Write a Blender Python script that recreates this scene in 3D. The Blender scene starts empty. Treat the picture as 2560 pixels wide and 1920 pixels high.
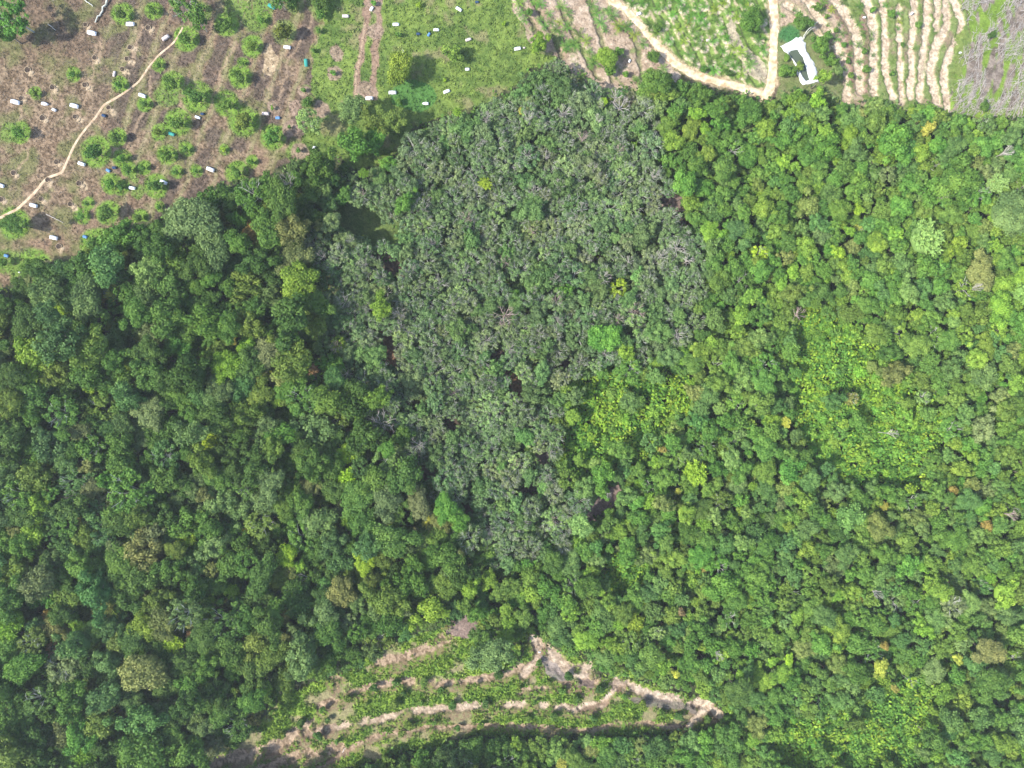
import bpy, math, random
import numpy as np
rad = math.radians
SC = bpy.context.scene
# ---------------------------------------------------------------- camera, sky, sun, exposure
HAZE = 0.00017
H = 170.67                                  # the drone hangs this high, looking straight down
cam = bpy.data.objects.new('camera', bpy.data.cameras.new('camera'))
cam.data.lens = 24.0; cam.data.sensor_width = 36.0
cam.data.clip_start = 1.0; cam.data.clip_end = 6000.0
cam.location = (0, 0, H); cam.rotation_euler = (0, 0, 0)
SC.collection.objects.link(cam); SC.camera = cam
SUN_EL, SHADOW_DIR = rad(47), rad(20)       # shadows fall towards +x, a little +y
w = bpy.data.worlds.new('World'); SC.world = w; w.use_nodes = True
nt = w.node_tree; bg = nt.nodes['Background']
sky = nt.nodes.new('ShaderNodeTexSky'); sky.sky_type = 'NISHITA'; sky.sun_disc = False
sky.sun_elevation = SUN_EL; sky.sun_rotation = rad(270) - SHADOW_DIR
sky.dust_density = 1.5
nt.links.new(sky.outputs[0], bg.inputs[0]); bg.inputs[1].default_value = 0.15
sl = bpy.data.lights.new('sun', 'SUN'); sl.energy = 3.4; sl.angle = rad(0.5); sl.color = (1.0, 0.955, 0.88)
so = bpy.data.objects.new('sun', sl); SC.collection.objects.link(so)
so.rotation_euler = (0, rad(90) - SUN_EL, SHADOW_DIR + math.pi)
so.location = (-120, -40, 120)
SC.view_settings.view_transform = 'Standard'; SC.view_settings.look = 'None'
SC.view_settings.exposure = 1.12; SC.view_settings.gamma = 1.0
SC.cycles.max_bounces = 5; SC.cycles.diffuse_bounces = 3; SC.cycles.transparent_max_bounces = 4
COL = SC.collection
RNG = np.random.default_rng(11); random.seed(11)

# ---------------------------------------------------------------- helpers
def nrm(a):
    return a / np.maximum(np.linalg.norm(a, axis=-1, keepdims=True), 1e-9)
def _hash(ix, iy, seed):
    h = (ix.astype(np.int64) * 374761393 + iy.astype(np.int64) * 668265263 + seed * 982451653) & 0xFFFFFFFF
    h = ((h ^ (h >> 13)) * 1274126177) & 0xFFFFFFFF
    return ((h ^ (h >> 16)) & 0xFFFF) / 65535.0
def vnoise(x, y, scale, seed=0):
    x = np.asarray(x, float) / scale; y = np.asarray(y, float) / scale
    ix = np.floor(x); iy = np.floor(y); fx = x - ix; fy = y - iy
    fx = fx * fx * (3 - 2 * fx); fy = fy * fy * (3 - 2 * fy)
    a = _hash(ix, iy, seed); b = _hash(ix + 1, iy, seed); c = _hash(ix, iy + 1, seed); d = _hash(ix + 1, iy + 1, seed)
    return (a * (1 - fx) + b * fx) * (1 - fy) + (c * (1 - fx) + d * fx) * fy
def fbm(x, y, scale, seed=0, n=4):
    r = 0; a = 1; t = 0
    for i in range(n):
        r = r + a * vnoise(x, y, scale / 2 ** i, seed + i * 17); t += a; a *= 0.55
    return r / t
def inpoly(u, v, pts):
    u = np.asarray(u, float); v = np.asarray(v, float); r = np.zeros(u.shape, bool)
    xs = [p[0] for p in pts]; ys = [p[1] for p in pts]
    n = len(pts)
    for i in range(n):
        x0, y0 = pts[i]; x1, y1 = pts[(i + 1) % n]
        if y0 == y1: continue
        c = ((y0 > v) != (y1 > v)) & (u < (x1 - x0) * (v - y0) / (y1 - y0) + x0)
        r ^= c
    return r
def pdist(u, v, pts):
    u = np.asarray(u, float); v = np.asarray(v, float); d = np.full(u.shape, 1e9)
    for (x0, y0), (x1, y1) in zip(pts[:-1], pts[1:]):
        dx, dy = x1 - x0, y1 - y0
        t = np.clip(((u - x0) * dx + (v - y0) * dy) / (dx * dx + dy * dy + 1e-9), 0, 1)
        d = np.minimum(d, np.hypot(u - x0 - t * dx, v - y0 - t * dy))
    return d
def smooth(e0, e1, x):
    t = np.clip((x - e0) / (e1 - e0), 0, 1); return t * t * (3 - 2 * t)
def world(u, v, z=0.0):
    k = (H - z) / H
    return ((u - 1280) / 10 * k, (960 - v) / 10 * k)
def mesh(name, V, F, mats, matidx=None, fattr=None, smoothf=False):
    V = np.asarray(V, np.float32); F = np.asarray(F, np.int32)
    me = bpy.data.meshes.new(name)
    me.vertices.add(len(V)); me.vertices.foreach_set('co', V.ravel())
    k = F.shape[1]
    me.loops.add(F.size); me.loops.foreach_set('vertex_index', F.ravel())
    me.polygons.add(len(F)); me.polygons.foreach_set('loop_start', np.arange(0, F.size, k, dtype=np.int32))
    for m in mats: me.materials.append(m)
    if matidx is not None: me.polygons.foreach_set('material_index', np.asarray(matidx, np.int32))
    me.update(calc_edges=True)
    if smoothf: me.polygons.foreach_set('use_smooth', np.ones(len(F), bool))
    for an, arr in (fattr or {}).items():
        arr = np.asarray(arr, np.float32)
        if arr.ndim == 1:
            a = me.attributes.new(an, 'FLOAT', 'FACE'); a.data.foreach_set('value', arr)
        else:
            a = me.attributes.new(an, 'FLOAT_COLOR', 'POINT' if len(arr) == len(V) and len(V) != len(F) else 'FACE')
            if arr.shape[1] == 3: arr = np.concatenate([arr, np.ones((len(arr), 1), np.float32)], 1)
            a.data.foreach_set('color', arr.ravel())
    me.validate() if len(V) < 3000 else None
    return me
def obj(name, me, parent=None, loc=None, scale=None, rot=None):
    o = bpy.data.objects.new(name, me); COL.objects.link(o)
    if parent is not None: o.parent = parent
    if loc is not None: o.location = loc
    if scale is not None: o.scale = scale
    if rot is not None: o.rotation_euler = rot
    return o
def tag(o, label=None, cat=None, group=None, kind=None):
    if label: o['label'] = label
    if cat: o['category'] = cat
    if group: o['group'] = group
    if kind: o['kind'] = kind
    return o
def tube(P, Rr, sides=4):
    P = np.asarray(P, float); n = len(P)
    T = np.gradient(P, axis=0); T = nrm(T)
    ref = np.where(np.abs(T[:, 2:3]) > 0.9, np.array([[1., 0, 0]]), np.array([[0, 0, 1.]]))
    A = nrm(np.cross(T, ref)); B = np.cross(T, A)
    ang = np.arange(sides) * 2 * math.pi / sides
    V = P[:, None, :] + np.asarray(Rr)[:, None, None] * (A[:, None, :] * np.cos(ang)[None, :, None] + B[:, None, :] * np.sin(ang)[None, :, None])
    V = V.reshape(-1, 3); F = []
    for i in range(n - 1):
        for j in range(sides):
            F.append((i * sides + j, i * sides + (j + 1) % sides, (i + 1) * sides + (j + 1) % sides, (i + 1) * sides + j))
    return V, np.array(F)
def join(parts):
    Vs, Fs, o = [], [], 0
    for V, F in parts:
        Vs.append(V); Fs.append(F + o); o += len(V)
    return np.concatenate(Vs), np.concatenate(Fs)

# ---------------------------------------------------------------- materials
def principled(name, rough=0.8, spec=0.3):
    m = bpy.data.materials.new(name); m.use_nodes = True
    b = m.node_tree.nodes['Principled BSDF']
    b.inputs['Roughness'].default_value = rough; b.inputs['Specular IOR Level'].default_value = spec
    return m, m.node_tree, b
def noisy(name, c0, c1, scale=4.0, rough=0.85, spec=0.2, bump=0.0, c2=None):
    m, t, b = principled(name, rough, spec)
    tc = t.nodes.new('ShaderNodeTexCoord'); n = t.nodes.new('ShaderNodeTexNoise')
    n.inputs['Scale'].default_value = scale; n.inputs['Detail'].default_value = 6
    r = t.nodes.new('ShaderNodeValToRGB'); e = r.color_ramp.elements
    e[0].position = 0.35; e[1].position = 0.65
    e[0].color = (*c0, 1); e[1].color = (*c1, 1)
    if c2: x = e.new(0.5); x.color = (*c2, 1)
    t.links.new(tc.outputs['Object'], n.inputs['Vector']); t.links.new(n.outputs[0], r.inputs[0]); t.links.new(r.outputs[0], b.inputs['Base Color'])
    if bump:
        bp = t.nodes.new('ShaderNodeBump'); bp.inputs['Strength'].default_value = bump; bp.inputs['Distance'].default_value = 0.2
        t.links.new(n.outputs[0], bp.inputs['Height']); t.links.new(bp.outputs[0], b.inputs['Normal'])
    return m
def leafmat(name, use_obj, transl=0.25, rough=0.6, spec=0.14):
    m, t, b = principled(name, rough, spec)
    N, L = t.nodes, t.links
    if use_obj: src = N.new('ShaderNodeObjectInfo').outputs['Color']
    else:
        a = N.new('ShaderNodeAttribute'); a.attribute_name = 'Col'; src = a.outputs['Color']
    ta = N.new('ShaderNodeAttribute'); ta.attribute_name = 'tint'
    mp = N.new('ShaderNodeMapRange'); mp.inputs['To Min'].default_value = 0.62; mp.inputs['To Max'].default_value = 1.42
    L.new(ta.outputs['Fac'], mp.inputs['Value'])
    hs = N.new('ShaderNodeHueSaturation')
    hm = N.new('ShaderNodeMapRange'); hm.inputs['To Min'].default_value = 0.515; hm.inputs['To Max'].default_value = 0.485
    L.new(ta.outputs['Fac'], hm.inputs['Value']); L.new(hm.outputs[0], hs.inputs['Hue'])
    L.new(mp.outputs[0], hs.inputs['Value']); L.new(src, hs.inputs['Color'])
    L.new(hs.outputs[0], b.inputs['Base Color'])
    tr = N.new('ShaderNodeBsdfTranslucent'); L.new(hs.outputs[0], tr.inputs[0])
    mx = N.new('ShaderNodeMixShader'); mx.inputs[0].default_value = transl
    L.new(b.outputs[0], mx.inputs[1]); L.new(tr.outputs[0], mx.inputs[2])
    L.new(mx.outputs[0], N['Material Output'].inputs['Surface'])
    return m
M_LEAF = leafmat('leaf', True); M_LEAFC = leafmat('leaf_mass', False)
M_BARK = noisy('bark', (0.16, 0.13, 0.10), (0.30, 0.26, 0.21), 3)
M_PALE = noisy('pale_bark', (0.36, 0.37, 0.31), (0.60, 0.60, 0.53), 3)
M_DEAD = noisy('dead_wood', (0.42, 0.38, 0.34), (0.60, 0.55, 0.50), 2)
M_DEADP = noisy('pinkish_dead_wood', (0.40, 0.29, 0.25), (0.55, 0.44, 0.39), 2)
M_SAND = noisy('road_sand', (0.42, 0.30, 0.17), (0.70, 0.58, 0.41), 0.8, 0.9, 0.1, 0.2, (0.60, 0.46, 0.30))
M_PATH = noisy('path_soil', (0.38, 0.27, 0.17), (0.60, 0.47, 0.33), 0.8, 0.9, 0.1)

# ---------------------------------------------------------------- map of the place (photo coordinates, 10 = 1 m)
CLEAR = [(-400, 735), (0, 725), (40, 700), (75, 648), (130, 655), (180, 645), (250, 600), (290, 562), (400, 548), (412, 525), (500, 492),
         (520, 470), (600, 448), (680, 438), (730, 405), (800, 395), (850, 392), (890, 425), (960, 415), (1005, 372), (1020, 325), (1060, 312),
         (1180, 272), (1275, 225), (1330, 175), (1395, 145), (1462, 190), (1495, 215), (1590, 222), (1605, 195), (1660, 182), (1740, 212),
         (1830, 232), (1915, 252), (1990, 222), (2055, 215), (2110, 265), (2180, 248), (2250, 262), (2330, 258), (2370, 278), (2460, 296),
         (2560, 292), (2960, 300), (2960, -400), (-400, -400)]
TERR = [(430, 1960), (520, 1900), (620, 1850), (700, 1745), (760, 1712), (820, 1692), (930, 1660), (955, 1625), (1090, 1572), (1135, 1580),
        (1185, 1600), (1215, 1665), (1300, 1660), (1308, 1600), (1345, 1592), (1400, 1630), (1480, 1655), (1490, 1690), (1545, 1685), (1640, 1712),
        (1760, 1742), (1812, 1782), (1780, 1822), (1640, 1835), (1500, 1838), (1300, 1840), (1180, 1842), (1100, 1862), (980, 1885),
        (860, 1925), (840, 1960)]
RUB = [(855, 440), (1000, 345), (1050, 310), (1180, 270), (1280, 210), (1330, 160), (1410, 140), (1470, 200), (1590, 220), (1612, 300),
       (1640, 400), (1690, 520), (1735, 700), (1745, 830), (1560, 905), (1440, 935), (1385, 1050), (1400, 1200), (1455, 1280), (1390, 1400),
       (1200, 1410), (1150, 1310), (1080, 1190), (1000, 1150), (930, 1060), (915, 940), (850, 880), (800, 760), (790, 640), (850, 560), (840, 480)]
SCRUB = [[(1430, 935), (1600, 920), (1740, 950), (1730, 1050), (1640, 1130), (1520, 1170), (1430, 1190), (1400, 1080)],
         [(1995, 760), (2140, 775), (2220, 900), (2350, 990), (2370, 1110), (2300, 1235), (2170, 1225), (2060, 1190), (1970, 1090), (1950, 930)],
         [(2230, 1715), (2360, 1680), (2350, 1820), (2300, 1980), (2080, 1980), (1920, 1900), (1940, 1780), (2140, 1760)],
         [(860, 1935), (1000, 1885), (1180, 1848), (1240, 1846), (1500, 1838), (1760, 1830), (1880, 1870), (1900, 1990), (840, 1990)],
         [(1500, 1380), (1620, 1400), (1600, 1480), (1500, 1470)]]
GAPS = [([(1440, 1292), (1462, 1268), (1512, 1238), (1522, 1212), (1545, 1214), (1538, 1258), (1492, 1290), (1470, 1304)], 'brush'),
        ([(955, 842), (975, 835), (985, 850), (992, 895), (985, 915), (960, 905), (955, 870)], 'orange'),
        ([(1268, 935), (1292, 925), (1310, 960), (1305, 990), (1285, 985)], 'orange'),
        ([(1648, 492), (1690, 480), (1708, 505), (1695, 525), (1655, 520)], 'brush'),
        ([(1700, 545), (1720, 545), (1722, 570), (1700, 570)], 'leaf'),
        ([(835, 520), (880, 500), (960, 545), (1000, 580), (1000, 600), (930, 610), (850, 570)], 'grass'),
        ([(940, 640), (980, 640), (1010, 665), (1000, 685), (955, 680)], 'leaf'),
        ([(1035, 1155), (1080, 1160), (1090, 1195), (1045, 1200)], 'leaf'), ([(1155, 1250), (1195, 1270), (1190, 1290), (1160, 1285)], 'leaf'),
        ([(970, 1068), (990, 1070), (985, 1088), (965, 1085)], 'leaf'), ([(1300, 1205), (1350, 1210), (1345, 1235), (1305, 1240)], 'leaf'),
        ([(1340, 1130), (1370, 1120), (1375, 1160), (1345, 1170)], 'brush'), ([(1110, 1040), (1140, 1050), (1150, 1085), (1120, 1080)], 'leaf'),
        ([(1230, 880), (1245, 860), (1262, 880), (1240, 900)], 'leaf'), ([(1480, 640), (1500, 640), (1500, 665), (1480, 665)], 'brush'),
        ([(1395, 895), (1420, 890), (1430, 915), (1400, 925)], 'leaf'),
        ([(1125, 1560), (1165, 1545), (1200, 1560), (1180, 1590), (1130, 1585)], 'brush')]
ROAD1 = [(1512, -30), (1526, 0), (1569, 29), (1598, 61), (1627, 93), (1656, 127), (1685, 156), (1728, 185), (1772, 200), (1830, 211), (1873, 226), (1914, 240)]
ROAD2 = [(1928, -30), (1932, 0), (1936, 60), (1934, 120), (1932, 180), (1926, 215), (1914, 248)]
PATH1 = [(457, 68), (446, 90), (434, 107), (399, 136), (376, 162), (347, 205), (304, 237), (260, 262), (240, 292), (203, 336), (185, 365), (156, 431), (116, 446), (84, 485), (43, 523), (0, 545), (-40, 560)]
STRIPS = [([(2007, -20), (2047, 43), (2082, 95), (2105, 139), (2117, 185), (2118, 250)], 11), ([(1965, 10), (2000, 30), (2040, 70), (2070, 120)], 8),
          ([(2072, -20), (2122, 43), (2143, 87), (2148, 130), (2148, 180), (2151, 226)], 12),
          ([(2158, -20), (2177, 35), (2183, 72), (2186, 145), (2183, 197), (2187, 234)], 10), ([(2203, -20), (2212, 58), (2215, 116), (2215, 174), (2224, 217), (2232, 242)], 8.5),
          ([(2247, 15), (2250, 87), (2250, 174), (2253, 217), (2253, 256)], 7.5), ([(2285, -20), (2285, 43), (2279, 101), (2279, 174), (2276, 242)], 9.5),
          ([(2318, -20), (2319, 43), (2311, 116), (2305, 174), (2299, 248)], 9), ([(2345, -20), (2345, 29), (2340, 72)], 7),
          ([(2366, -20), (2368, 58), (2340, 116), (2325, 174), (2334, 217), (2345, 262)], 10.5),
          ([(2380, -20), (2406, 58), (2389, 110), (2363, 162), (2357, 188), (2363, 231), (2374, 272)], 9)]
BSTR = [([(947, 1656), (1016, 1641), (1074, 1619), (1117, 1593)], 14, 0), ([(802, 1767), (871, 1735), (947, 1712), (1002, 1702), (1074, 1712), (1146, 1706), (1219, 1695), (1280, 1677), (1338, 1660)], 11, 0),
        ([(1310, 1690), (1340, 1655), (1352, 1619), (1335, 1600)], 12, 1), ([(1355, 1622), (1385, 1650), (1430, 1685), (1470, 1685), (1478, 1665)], 22, .6),
        ([(1300, 1728), (1360, 1720), (1420, 1712), (1490, 1706)], 9, 0),
        ([(669, 1880), (756, 1836), (871, 1813), (958, 1796), (1045, 1778), (1161, 1767), (1280, 1760), (1367, 1764), (1454, 1773), (1511, 1760)], 12, 0.55),
        ([(1454, 1773), (1505, 1755), (1540, 1721), (1569, 1706)], 8, 1), ([(1540, 1705), (1569, 1712), (1627, 1738), (1714, 1755), (1772, 1761)], 14, 0.8),
        ([(1745, 1760), (1775, 1768), (1795, 1790)], 12, 1), ([(1765, 1775), (1740, 1795), (1722, 1818)], 9, 1),
        ([(793, 1925), (871, 1874), (929, 1845), (987, 1831), (1074, 1819), (1280, 1813), (1367, 1819), (1482, 1828), (1540, 1805), (1627, 1809), (1714, 1822)], 6.5, 0),
        ([(480, 1925), (560, 1898), (640, 1885), (700, 1860), (740, 1830), (800, 1805)], 17, 0.25), ([(640, 1935), (720, 1900), (790, 1880), (850, 1870)], 16, 0), ([(835, 1720), (830, 1700), (850, 1690)], 9, 0)]
LINER = [(1949, 118), (1961, 129), (1970, 139), (1985, 158), (1993, 185), (1998, 201), (2008, 214), (2027, 209), (2046, 206), (2050, 202), (2042, 188),
         (2042, 175), (2037, 161), (2015, 127), (2013, 107), (2003, 93), (1991, 94), (1976, 105), (1965, 108)]
WATER = [(1970, 135), (1978, 127), (1994, 124), (1999, 134), (2007, 143), (2013, 163), (2020, 190), (2023, 200), (2012, 203), (2005, 190), (1993, 169), (1983, 153)]
FURROW = [[(1323, -10), (1375, 81), (1407, 140)], [(1390, -10), (1442, 95), (1480, 165), (1500, 195)], [(1465, -10), (1505, 107), (1529, 205)], [(1526, 43), (1572, 75), (1601, 139), (1607, 195)],
          [(1295, -10), (1335, 70), (1350, 100)]]
def c1(l, k=3.456, du=0, dv=0): return [(x / k + du, y / k + dv) + tuple(r) for x, y, *r in l]
# orchard trees: u, v, crown diameter, palette
ORCH = c1([(1050, 120, 120, 'dark green'), (1320, 95, 95, 'mid green'), (1950, 215, 135, 'dark green'), (1600, 335, 140, 'dark green'), (1480, 720, 155, 'dark green'), (1690, 835, 180, 'dark green'),
           (1950, 900, 145, 'dark green'), (2070, 665, 130, 'mid green'), (1530, 1060, 155, 'dark green'), (2100, 1050, 185, 'olive green'), (1370, 1145, 85, 'olive green'), (820, 1310, 180, 'dark green'),
           (1000, 1190, 120, 'mid green'), (1440, 1340, 140, 'mid green'), (1045, 1370, 100, 'bright green'), (1100, 1465, 105, 'dark green'), (1930, 1295, 60, 'yellow-lime'), (2040, 1490, 125, 'mid green'),
           (1340, 1610, 140, 'dark green'), (950, 1590, 110, 'bright green'), (1520, 1490, 75, 'bright green'), (2170, 1400, 70, 'bright green'), (160, 1150, 140, 'bright green'), (1370, 565, 65, 'mid green'),
           (1030, 740, 80, 'mid green'), (1245, 900, 80, 'mid green'), (1600, 1290, 75, 'mid green'), (1230, 1450, 75, 'mid green'), (2170, 400, 120, 'olive green'), (2090, 545, 60, 'mid green'), (625, 645, 70, 'bright green'),
           (1690, 1480, 60, 'bright green'), (300, 810, 70, 'olive green'), (1040, 1620, 75, 'dark green')]) + \
       c1([(320, 30, 130, 'mid green'), (545, 20, 150, 'dark green'), (560, 115, 100, 'mid green'), (235, 280, 175, 'olive dark'), (40, 170, 85, 'bright green'), (540, 265, 55, 'mid green'), (1245, 600, 265, 'olive lime'),
           (1710, 465, 160, 'olive green'), (140, 1185, 180, 'mid green'), (1410, 45, 48, 'yellow-lime'), (450, 885, 95, 'mid green'), (500, 440, 45, 'mid green'), (1020, 30, 50, 'bright green'),
           (2140, 205, 40, 'yellow-lime'), (1630, 695, 35, 'yellow-lime'), (140, 935, 45, 'lime'), (290, 1100, 45, 'bright green'), (365, 1300, 60, 'mid green'), (415, 780, 50, 'mid green'), (670, 635, 50, 'bright green'), (1240, 880, 60, 'dark green'), (1235, 300, 50, 'mid green')], 3.456, 640, 0) + \
       c1([(110, 275, 230, 'dark green'), (920, 180, 170, 'dark green'), (700, 210, 85, 'bright green'), (750, 100, 60, 'mid green'), (1200, 225, 85, 'mid green'), (820, 450, 180, 'mid green'), (270, 670, 240, 'dark green'),
           (20, 610, 110, 'mid green'), (1375, 130, 60, 'bright green')], 3.456, 0, 480) + \
       c1([(240, 370, 185, 'lime'), (820, 500, 190, 'olive lime'), (850, 610, 110, 'mid green'), (1225, 490, 110, 'mid green'), (980, 645, 55, 'mid green'), (2060, 180, 210, 'mid green'), (150, 105, 70, 'mid green'), (920, 450, 80, 'dark green'), (1660, 600, 70, 'dark green'), (1870, 630, 70, 'dark green'), (1250, 250, 70, 'mid green')], 3.456, 1280, 0) + \
       c1([(430, 60, 85, 'dark green'), (505, 145, 45, 'mid green'), (585, 262, 48, 'mid green'), (655, 390, 50, 'mid green'), (688, 530, 50, 'mid green'), (830, 445, 55, 'mid green'), (845, 600, 70, 'dark green'), (710, 650, 60, 'mid green'),
           (1060, 115, 75, 'dark green'), (1295, 215, 60, 'mid green'), (900, 90, 55, 'bright green'), (450, 390, 160, 'dark green'), (540, 520, 130, 'dark green'), (600, 600, 110, 'grey-green'), (1160, 385, 40, 'mid green'), (1065, 640, 45, 'mid green'), (300, 200, 150, 'mid green'), (150, 620, 130, 'mid green'), (272, 575, 75, 'olive green'), (215, 620, 90, 'mid green'), (500, 330, 110, 'mid green'), (160, 500, 60, 'olive green'), (1935, 300, 70, 'dark green'), (1870, 920, 90, 'dark green')], 3.456, 1920, 0)
RINGS = c1([(705, 460, 72), (675, 635, 70), (1030, 280, 80), (415, 790, 66), (350, 930, 70), (380, 1310, 84), (150, 940, 62), (560, 930, 75), (300, 1100, 75), (960, 790, 95), (1030, 40, 75)], 3.456, 640, 0)
PITS = c1([(740, 215), (1125, 410), (820, 500), (1098, 510), (240, 605), (455, 755), (735, 735), (185, 850), (370, 1020), (650, 1010), (940, 930), (490, 1400), (120, 1495), (415, 1555), (685, 1585), (1060, 600), (1280, 240)]) + c1([(355, 60), (12, 65), (510, 470), (610, 105)], 3.456, 0, 480)
PALM = c1([(60, 20), (250, 30), (70, 110), (320, 110), (240, 170), (340, 190), (480, 110), (430, 50), (280, 225), (380, 250), (470, 240), (420, 320), (640, 350), (540, 380), (470, 400), (670, 440), (800, 260), (870, 130),
           (920, 220), (770, 190), (730, 110), (580, 300), (1060, 300), (1135, 375), (700, 540), (110, 170), (830, 90), (690, 40), (985, 235), (210, 30), (410, 190), (1080, 690), (1310, 590)], 3.456, 1280, 0)
PALM2 = c1([(130, 70), (310, 70), (590, 140), (720, 50), (960, 40), (830, 240), (1030, 160), (1250, 110), (1590, 150), (1740, 40), (1820, 190), (2080, 80), (1140, 310), (1130, 395), (690, 430), (360, 200), (940, 500), (1330, 320),
            (1400, 420), (1620, 360), (1200, 520), (1500, 560), (1270, 650), (760, 680), (1040, 710), (1670, 500), (1780, 670), (1540, 700), (1370, 820), (1720, 870), (1910, 820), (1120, 950), (1490, 1080), (1220, 1110),
            (1570, 1210), (1790, 1030), (1910, 1150), (2020, 900), (2140, 990), (2030, 1280), (2170, 1120), (450, 440), (560, 560), (1960, 300), (1240, 760), (1380, 90)], 6.9125, 1560, 0) + c1([(2130, 340), (2160, 180), (2170, 430), (2050, 60)], 3.456, 1280, 0)
PALM3 = c1([(230, 75), (270, 120), (340, 180), (130, 130), (550, 80), (465, 95), (520, 210), (590, 330), (640, 465), (695, 720), (645, 285), (620, 200), (730, 135), (790, 50), (785, 200), (790, 390), (795, 530), (795, 670), (900, 280),
            (1010, 40), (1140, 110), (1130, 240), (900, 330), (910, 470), (720, 370), (480, 10), (650, 20), (1270, 410), (1140, 180), (820, 290), (710, 465), (660, 590)], 3.456, 1920, 0)
PALB = [(1010, 40)]

def ground_eval(u, v):
    """colour and height of the ground for photo coordinates u, v (10 = 1 m)"""
    u = np.asarray(u, float); v = np.asarray(v, float)
    n1 = fbm(u, v, 130, 1); n2 = fbm(u, v, 38, 2); n3 = fbm(u, v, 11, 3, 3); n4 = vnoise(u, v, 3.5, 4)
    wu = u + (fbm(u, v, 30, 5, 3) - .5) * 22; wv = v + (fbm(u, v, 30, 6, 3) - .5) * 22
    shp = u.shape + (3,); C = np.zeros(shp); Z = (n2 - .5) * 0.25 + (n3 - .5) * 0.10
    def put(mask, col, amp=0.0):
        m = np.clip(np.asarray(mask, float), 0, 1)[..., None]
        c = np.asarray(col, float)
        if c.ndim == 1: c = np.broadcast_to(c, shp)
        C[...] = C * (1 - m) + c * m
    def mix(a, b, t): t = np.clip(t, 0, 1)[..., None]; return np.asarray(a) * (1 - t) + np.asarray(b) * t
    put(np.ones(u.shape), mix((0.040, 0.055, 0.022), (0.10, 0.11, 0.05), smooth(.35, .7, n3)))
    clear = inpoly(wu, wv, CLEAR)
    # dry brown orchard ground
    brown = mix((0.150, 0.104, 0.062), (0.325, 0.238, 0.155), smooth(.32, .68, n3 * .6 + n4 * .4))
    brown = mix(brown, (0.31, 0.205, 0.135), smooth(.5, .72, n1) * .5)
    weed = mix((0.125, 0.150, 0.045), (0.215, 0.215, 0.085), n3)
    bp_ = (u * .94 + v * .34 + (fbm(u, v, 90, 8) - .5) * 30) / 62; bw = np.abs(bp_ % 1 - .5) * 2
    brown = mix(brown, mix((0.10, 0.075, 0.05), (0.22, 0.15, 0.10), n4), smooth(330, 150, np.hypot(u - 160, (v - 40) * 2)) * .75)  # soft tree shade at the top left, painted into the soil colour
    base = mix(brown, weed, smooth(.42, .62, n2 * .6 + fbm(u, v, 60, 9) * .4) * .8)
    base = mix(base, mix((0.085, 0.062, 0.045), (0.185, 0.138, 0.105), n4), smooth(.30, .5, bw) * smooth(.38, .47, fbm(u, v, 60, 19)) * .92 * smooth(200, 320, u))
    base = mix(base, mix((0.22, 0.24, 0.09), (0.42, 0.32, 0.21), n3), smooth(.22, .08, bw) * .75 * smooth(200, 320, u)) * .92
    put(clear, base)
    lawnm = inpoly(wu, wv, [(820, -60), (815, 43), (776, 145), (779, 231), (800, 262), (760, 330), (740, 420), (1000, 440), (1280, 230), (1400, 150), (1335, 60), (1290, -60)])
    lawn = mix((0.095, 0.160, 0.034), (0.190, 0.268, 0.056), smooth(.3, .7, n3 * .5 + n2 * .5))
    lawn = mix(lawn, (0.27, 0.24, 0.12), smooth(.60, .75, fbm(u, v, 45, 21)) * .7)
    put(lawnm & clear, lawn)
    put(np.hypot((wu - 1035) / 55, (wv - 240) / 38) < 1, (0.085, 0.20, 0.045))
    for m in ([(918, -30), (912, 72), (897, 145), (889, 246)], [(952, -30), (944, 72), (937, 145), (935, 225)], [(889, 240), (935, 240)]):
        d = pdist(wu, wv, m); put(smooth(10, 6, d), mix((0.25, 0.16, 0.11), (0.36, 0.26, 0.18), n3))
    d = pdist(u, v, [(912, 60), (905, 110), (890, 190), (888, 240)]); put(smooth(3, 1.5, d) * .7, (0.48, 0.36, 0.24))
    for a in ([(792, 20), (768, 70), (745, 110), (722, 160), (708, 215), (700, 250), (690, 290)], [(350, 60), (342, 110), (328, 165)], [(590, 105), (560, 170), (540, 225), (520, 280)], [(475, 180), (440, 300), (390, 370)], [(70, 200), (66, 240), (48, 300)],
              [(130, 230), (120, 300), (90, 350)], [(72, 360), (65, 400), (45, 425)], [(215, 225), (205, 270), (190, 290)], [(240, 120), (236, 170), (220, 220)], [(380, 190), (375, 260), (330, 330)], [(250, 100), (252, 150)]):
        d = pdist(wu, wv, a); put(smooth(5, 2, d) * .65, (0.40, 0.29, 0.19))
    # pale plot between lawn and road
    p1 = inpoly(wu, wv, [(1272, -60), (1285, 20), (1318, 90), (1340, 130), (1395, 140), (1470, 260), (1660, 260), (1700, 190), (1640, 130), (1600, 85), (1560, 35), (1510, -60)])
    put(p1, mix((0.34, 0.25, 0.17), (0.54, 0.43, 0.32), smooth(.3, .7, n3 * .5 + n2 * .5)))
    for f in FURROW:
        d = pdist(wu, wv, f); m = smooth(8, 3, d) * p1; put(m * .75, mix((0.13, 0.12, 0.07), (0.16, 0.20, 0.06), n3)); Z += -0.5 * m
    put(p1 * smooth(.56, .68, fbm(u, v, 28, 31)) * .75, (0.17, 0.24, 0.06))
    # green plot right of the road
    p2 = inpoly(wu, wv, [(1530, -60), (1560, 15), (1600, 55), (1640, 100), (1690, 150), (1740, 182), (1830, 205), (1910, 225), (1925, 190), (1925, -60)])
    put(p2, mix((0.105, 0.19, 0.035), (0.21, 0.30, 0.07), smooth(.3, .7, n3)))
    rows = np.abs(((u * .89 - v * .45 + (fbm(u, v, 60, 33) - .5) * 14) / 33) % 1 - .5) * 2
    put(p2 * smooth(.80, .92, rows) * .85, (0.075, 0.10, 0.035)); Z += p2 * (.5 - rows) * .35
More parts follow.
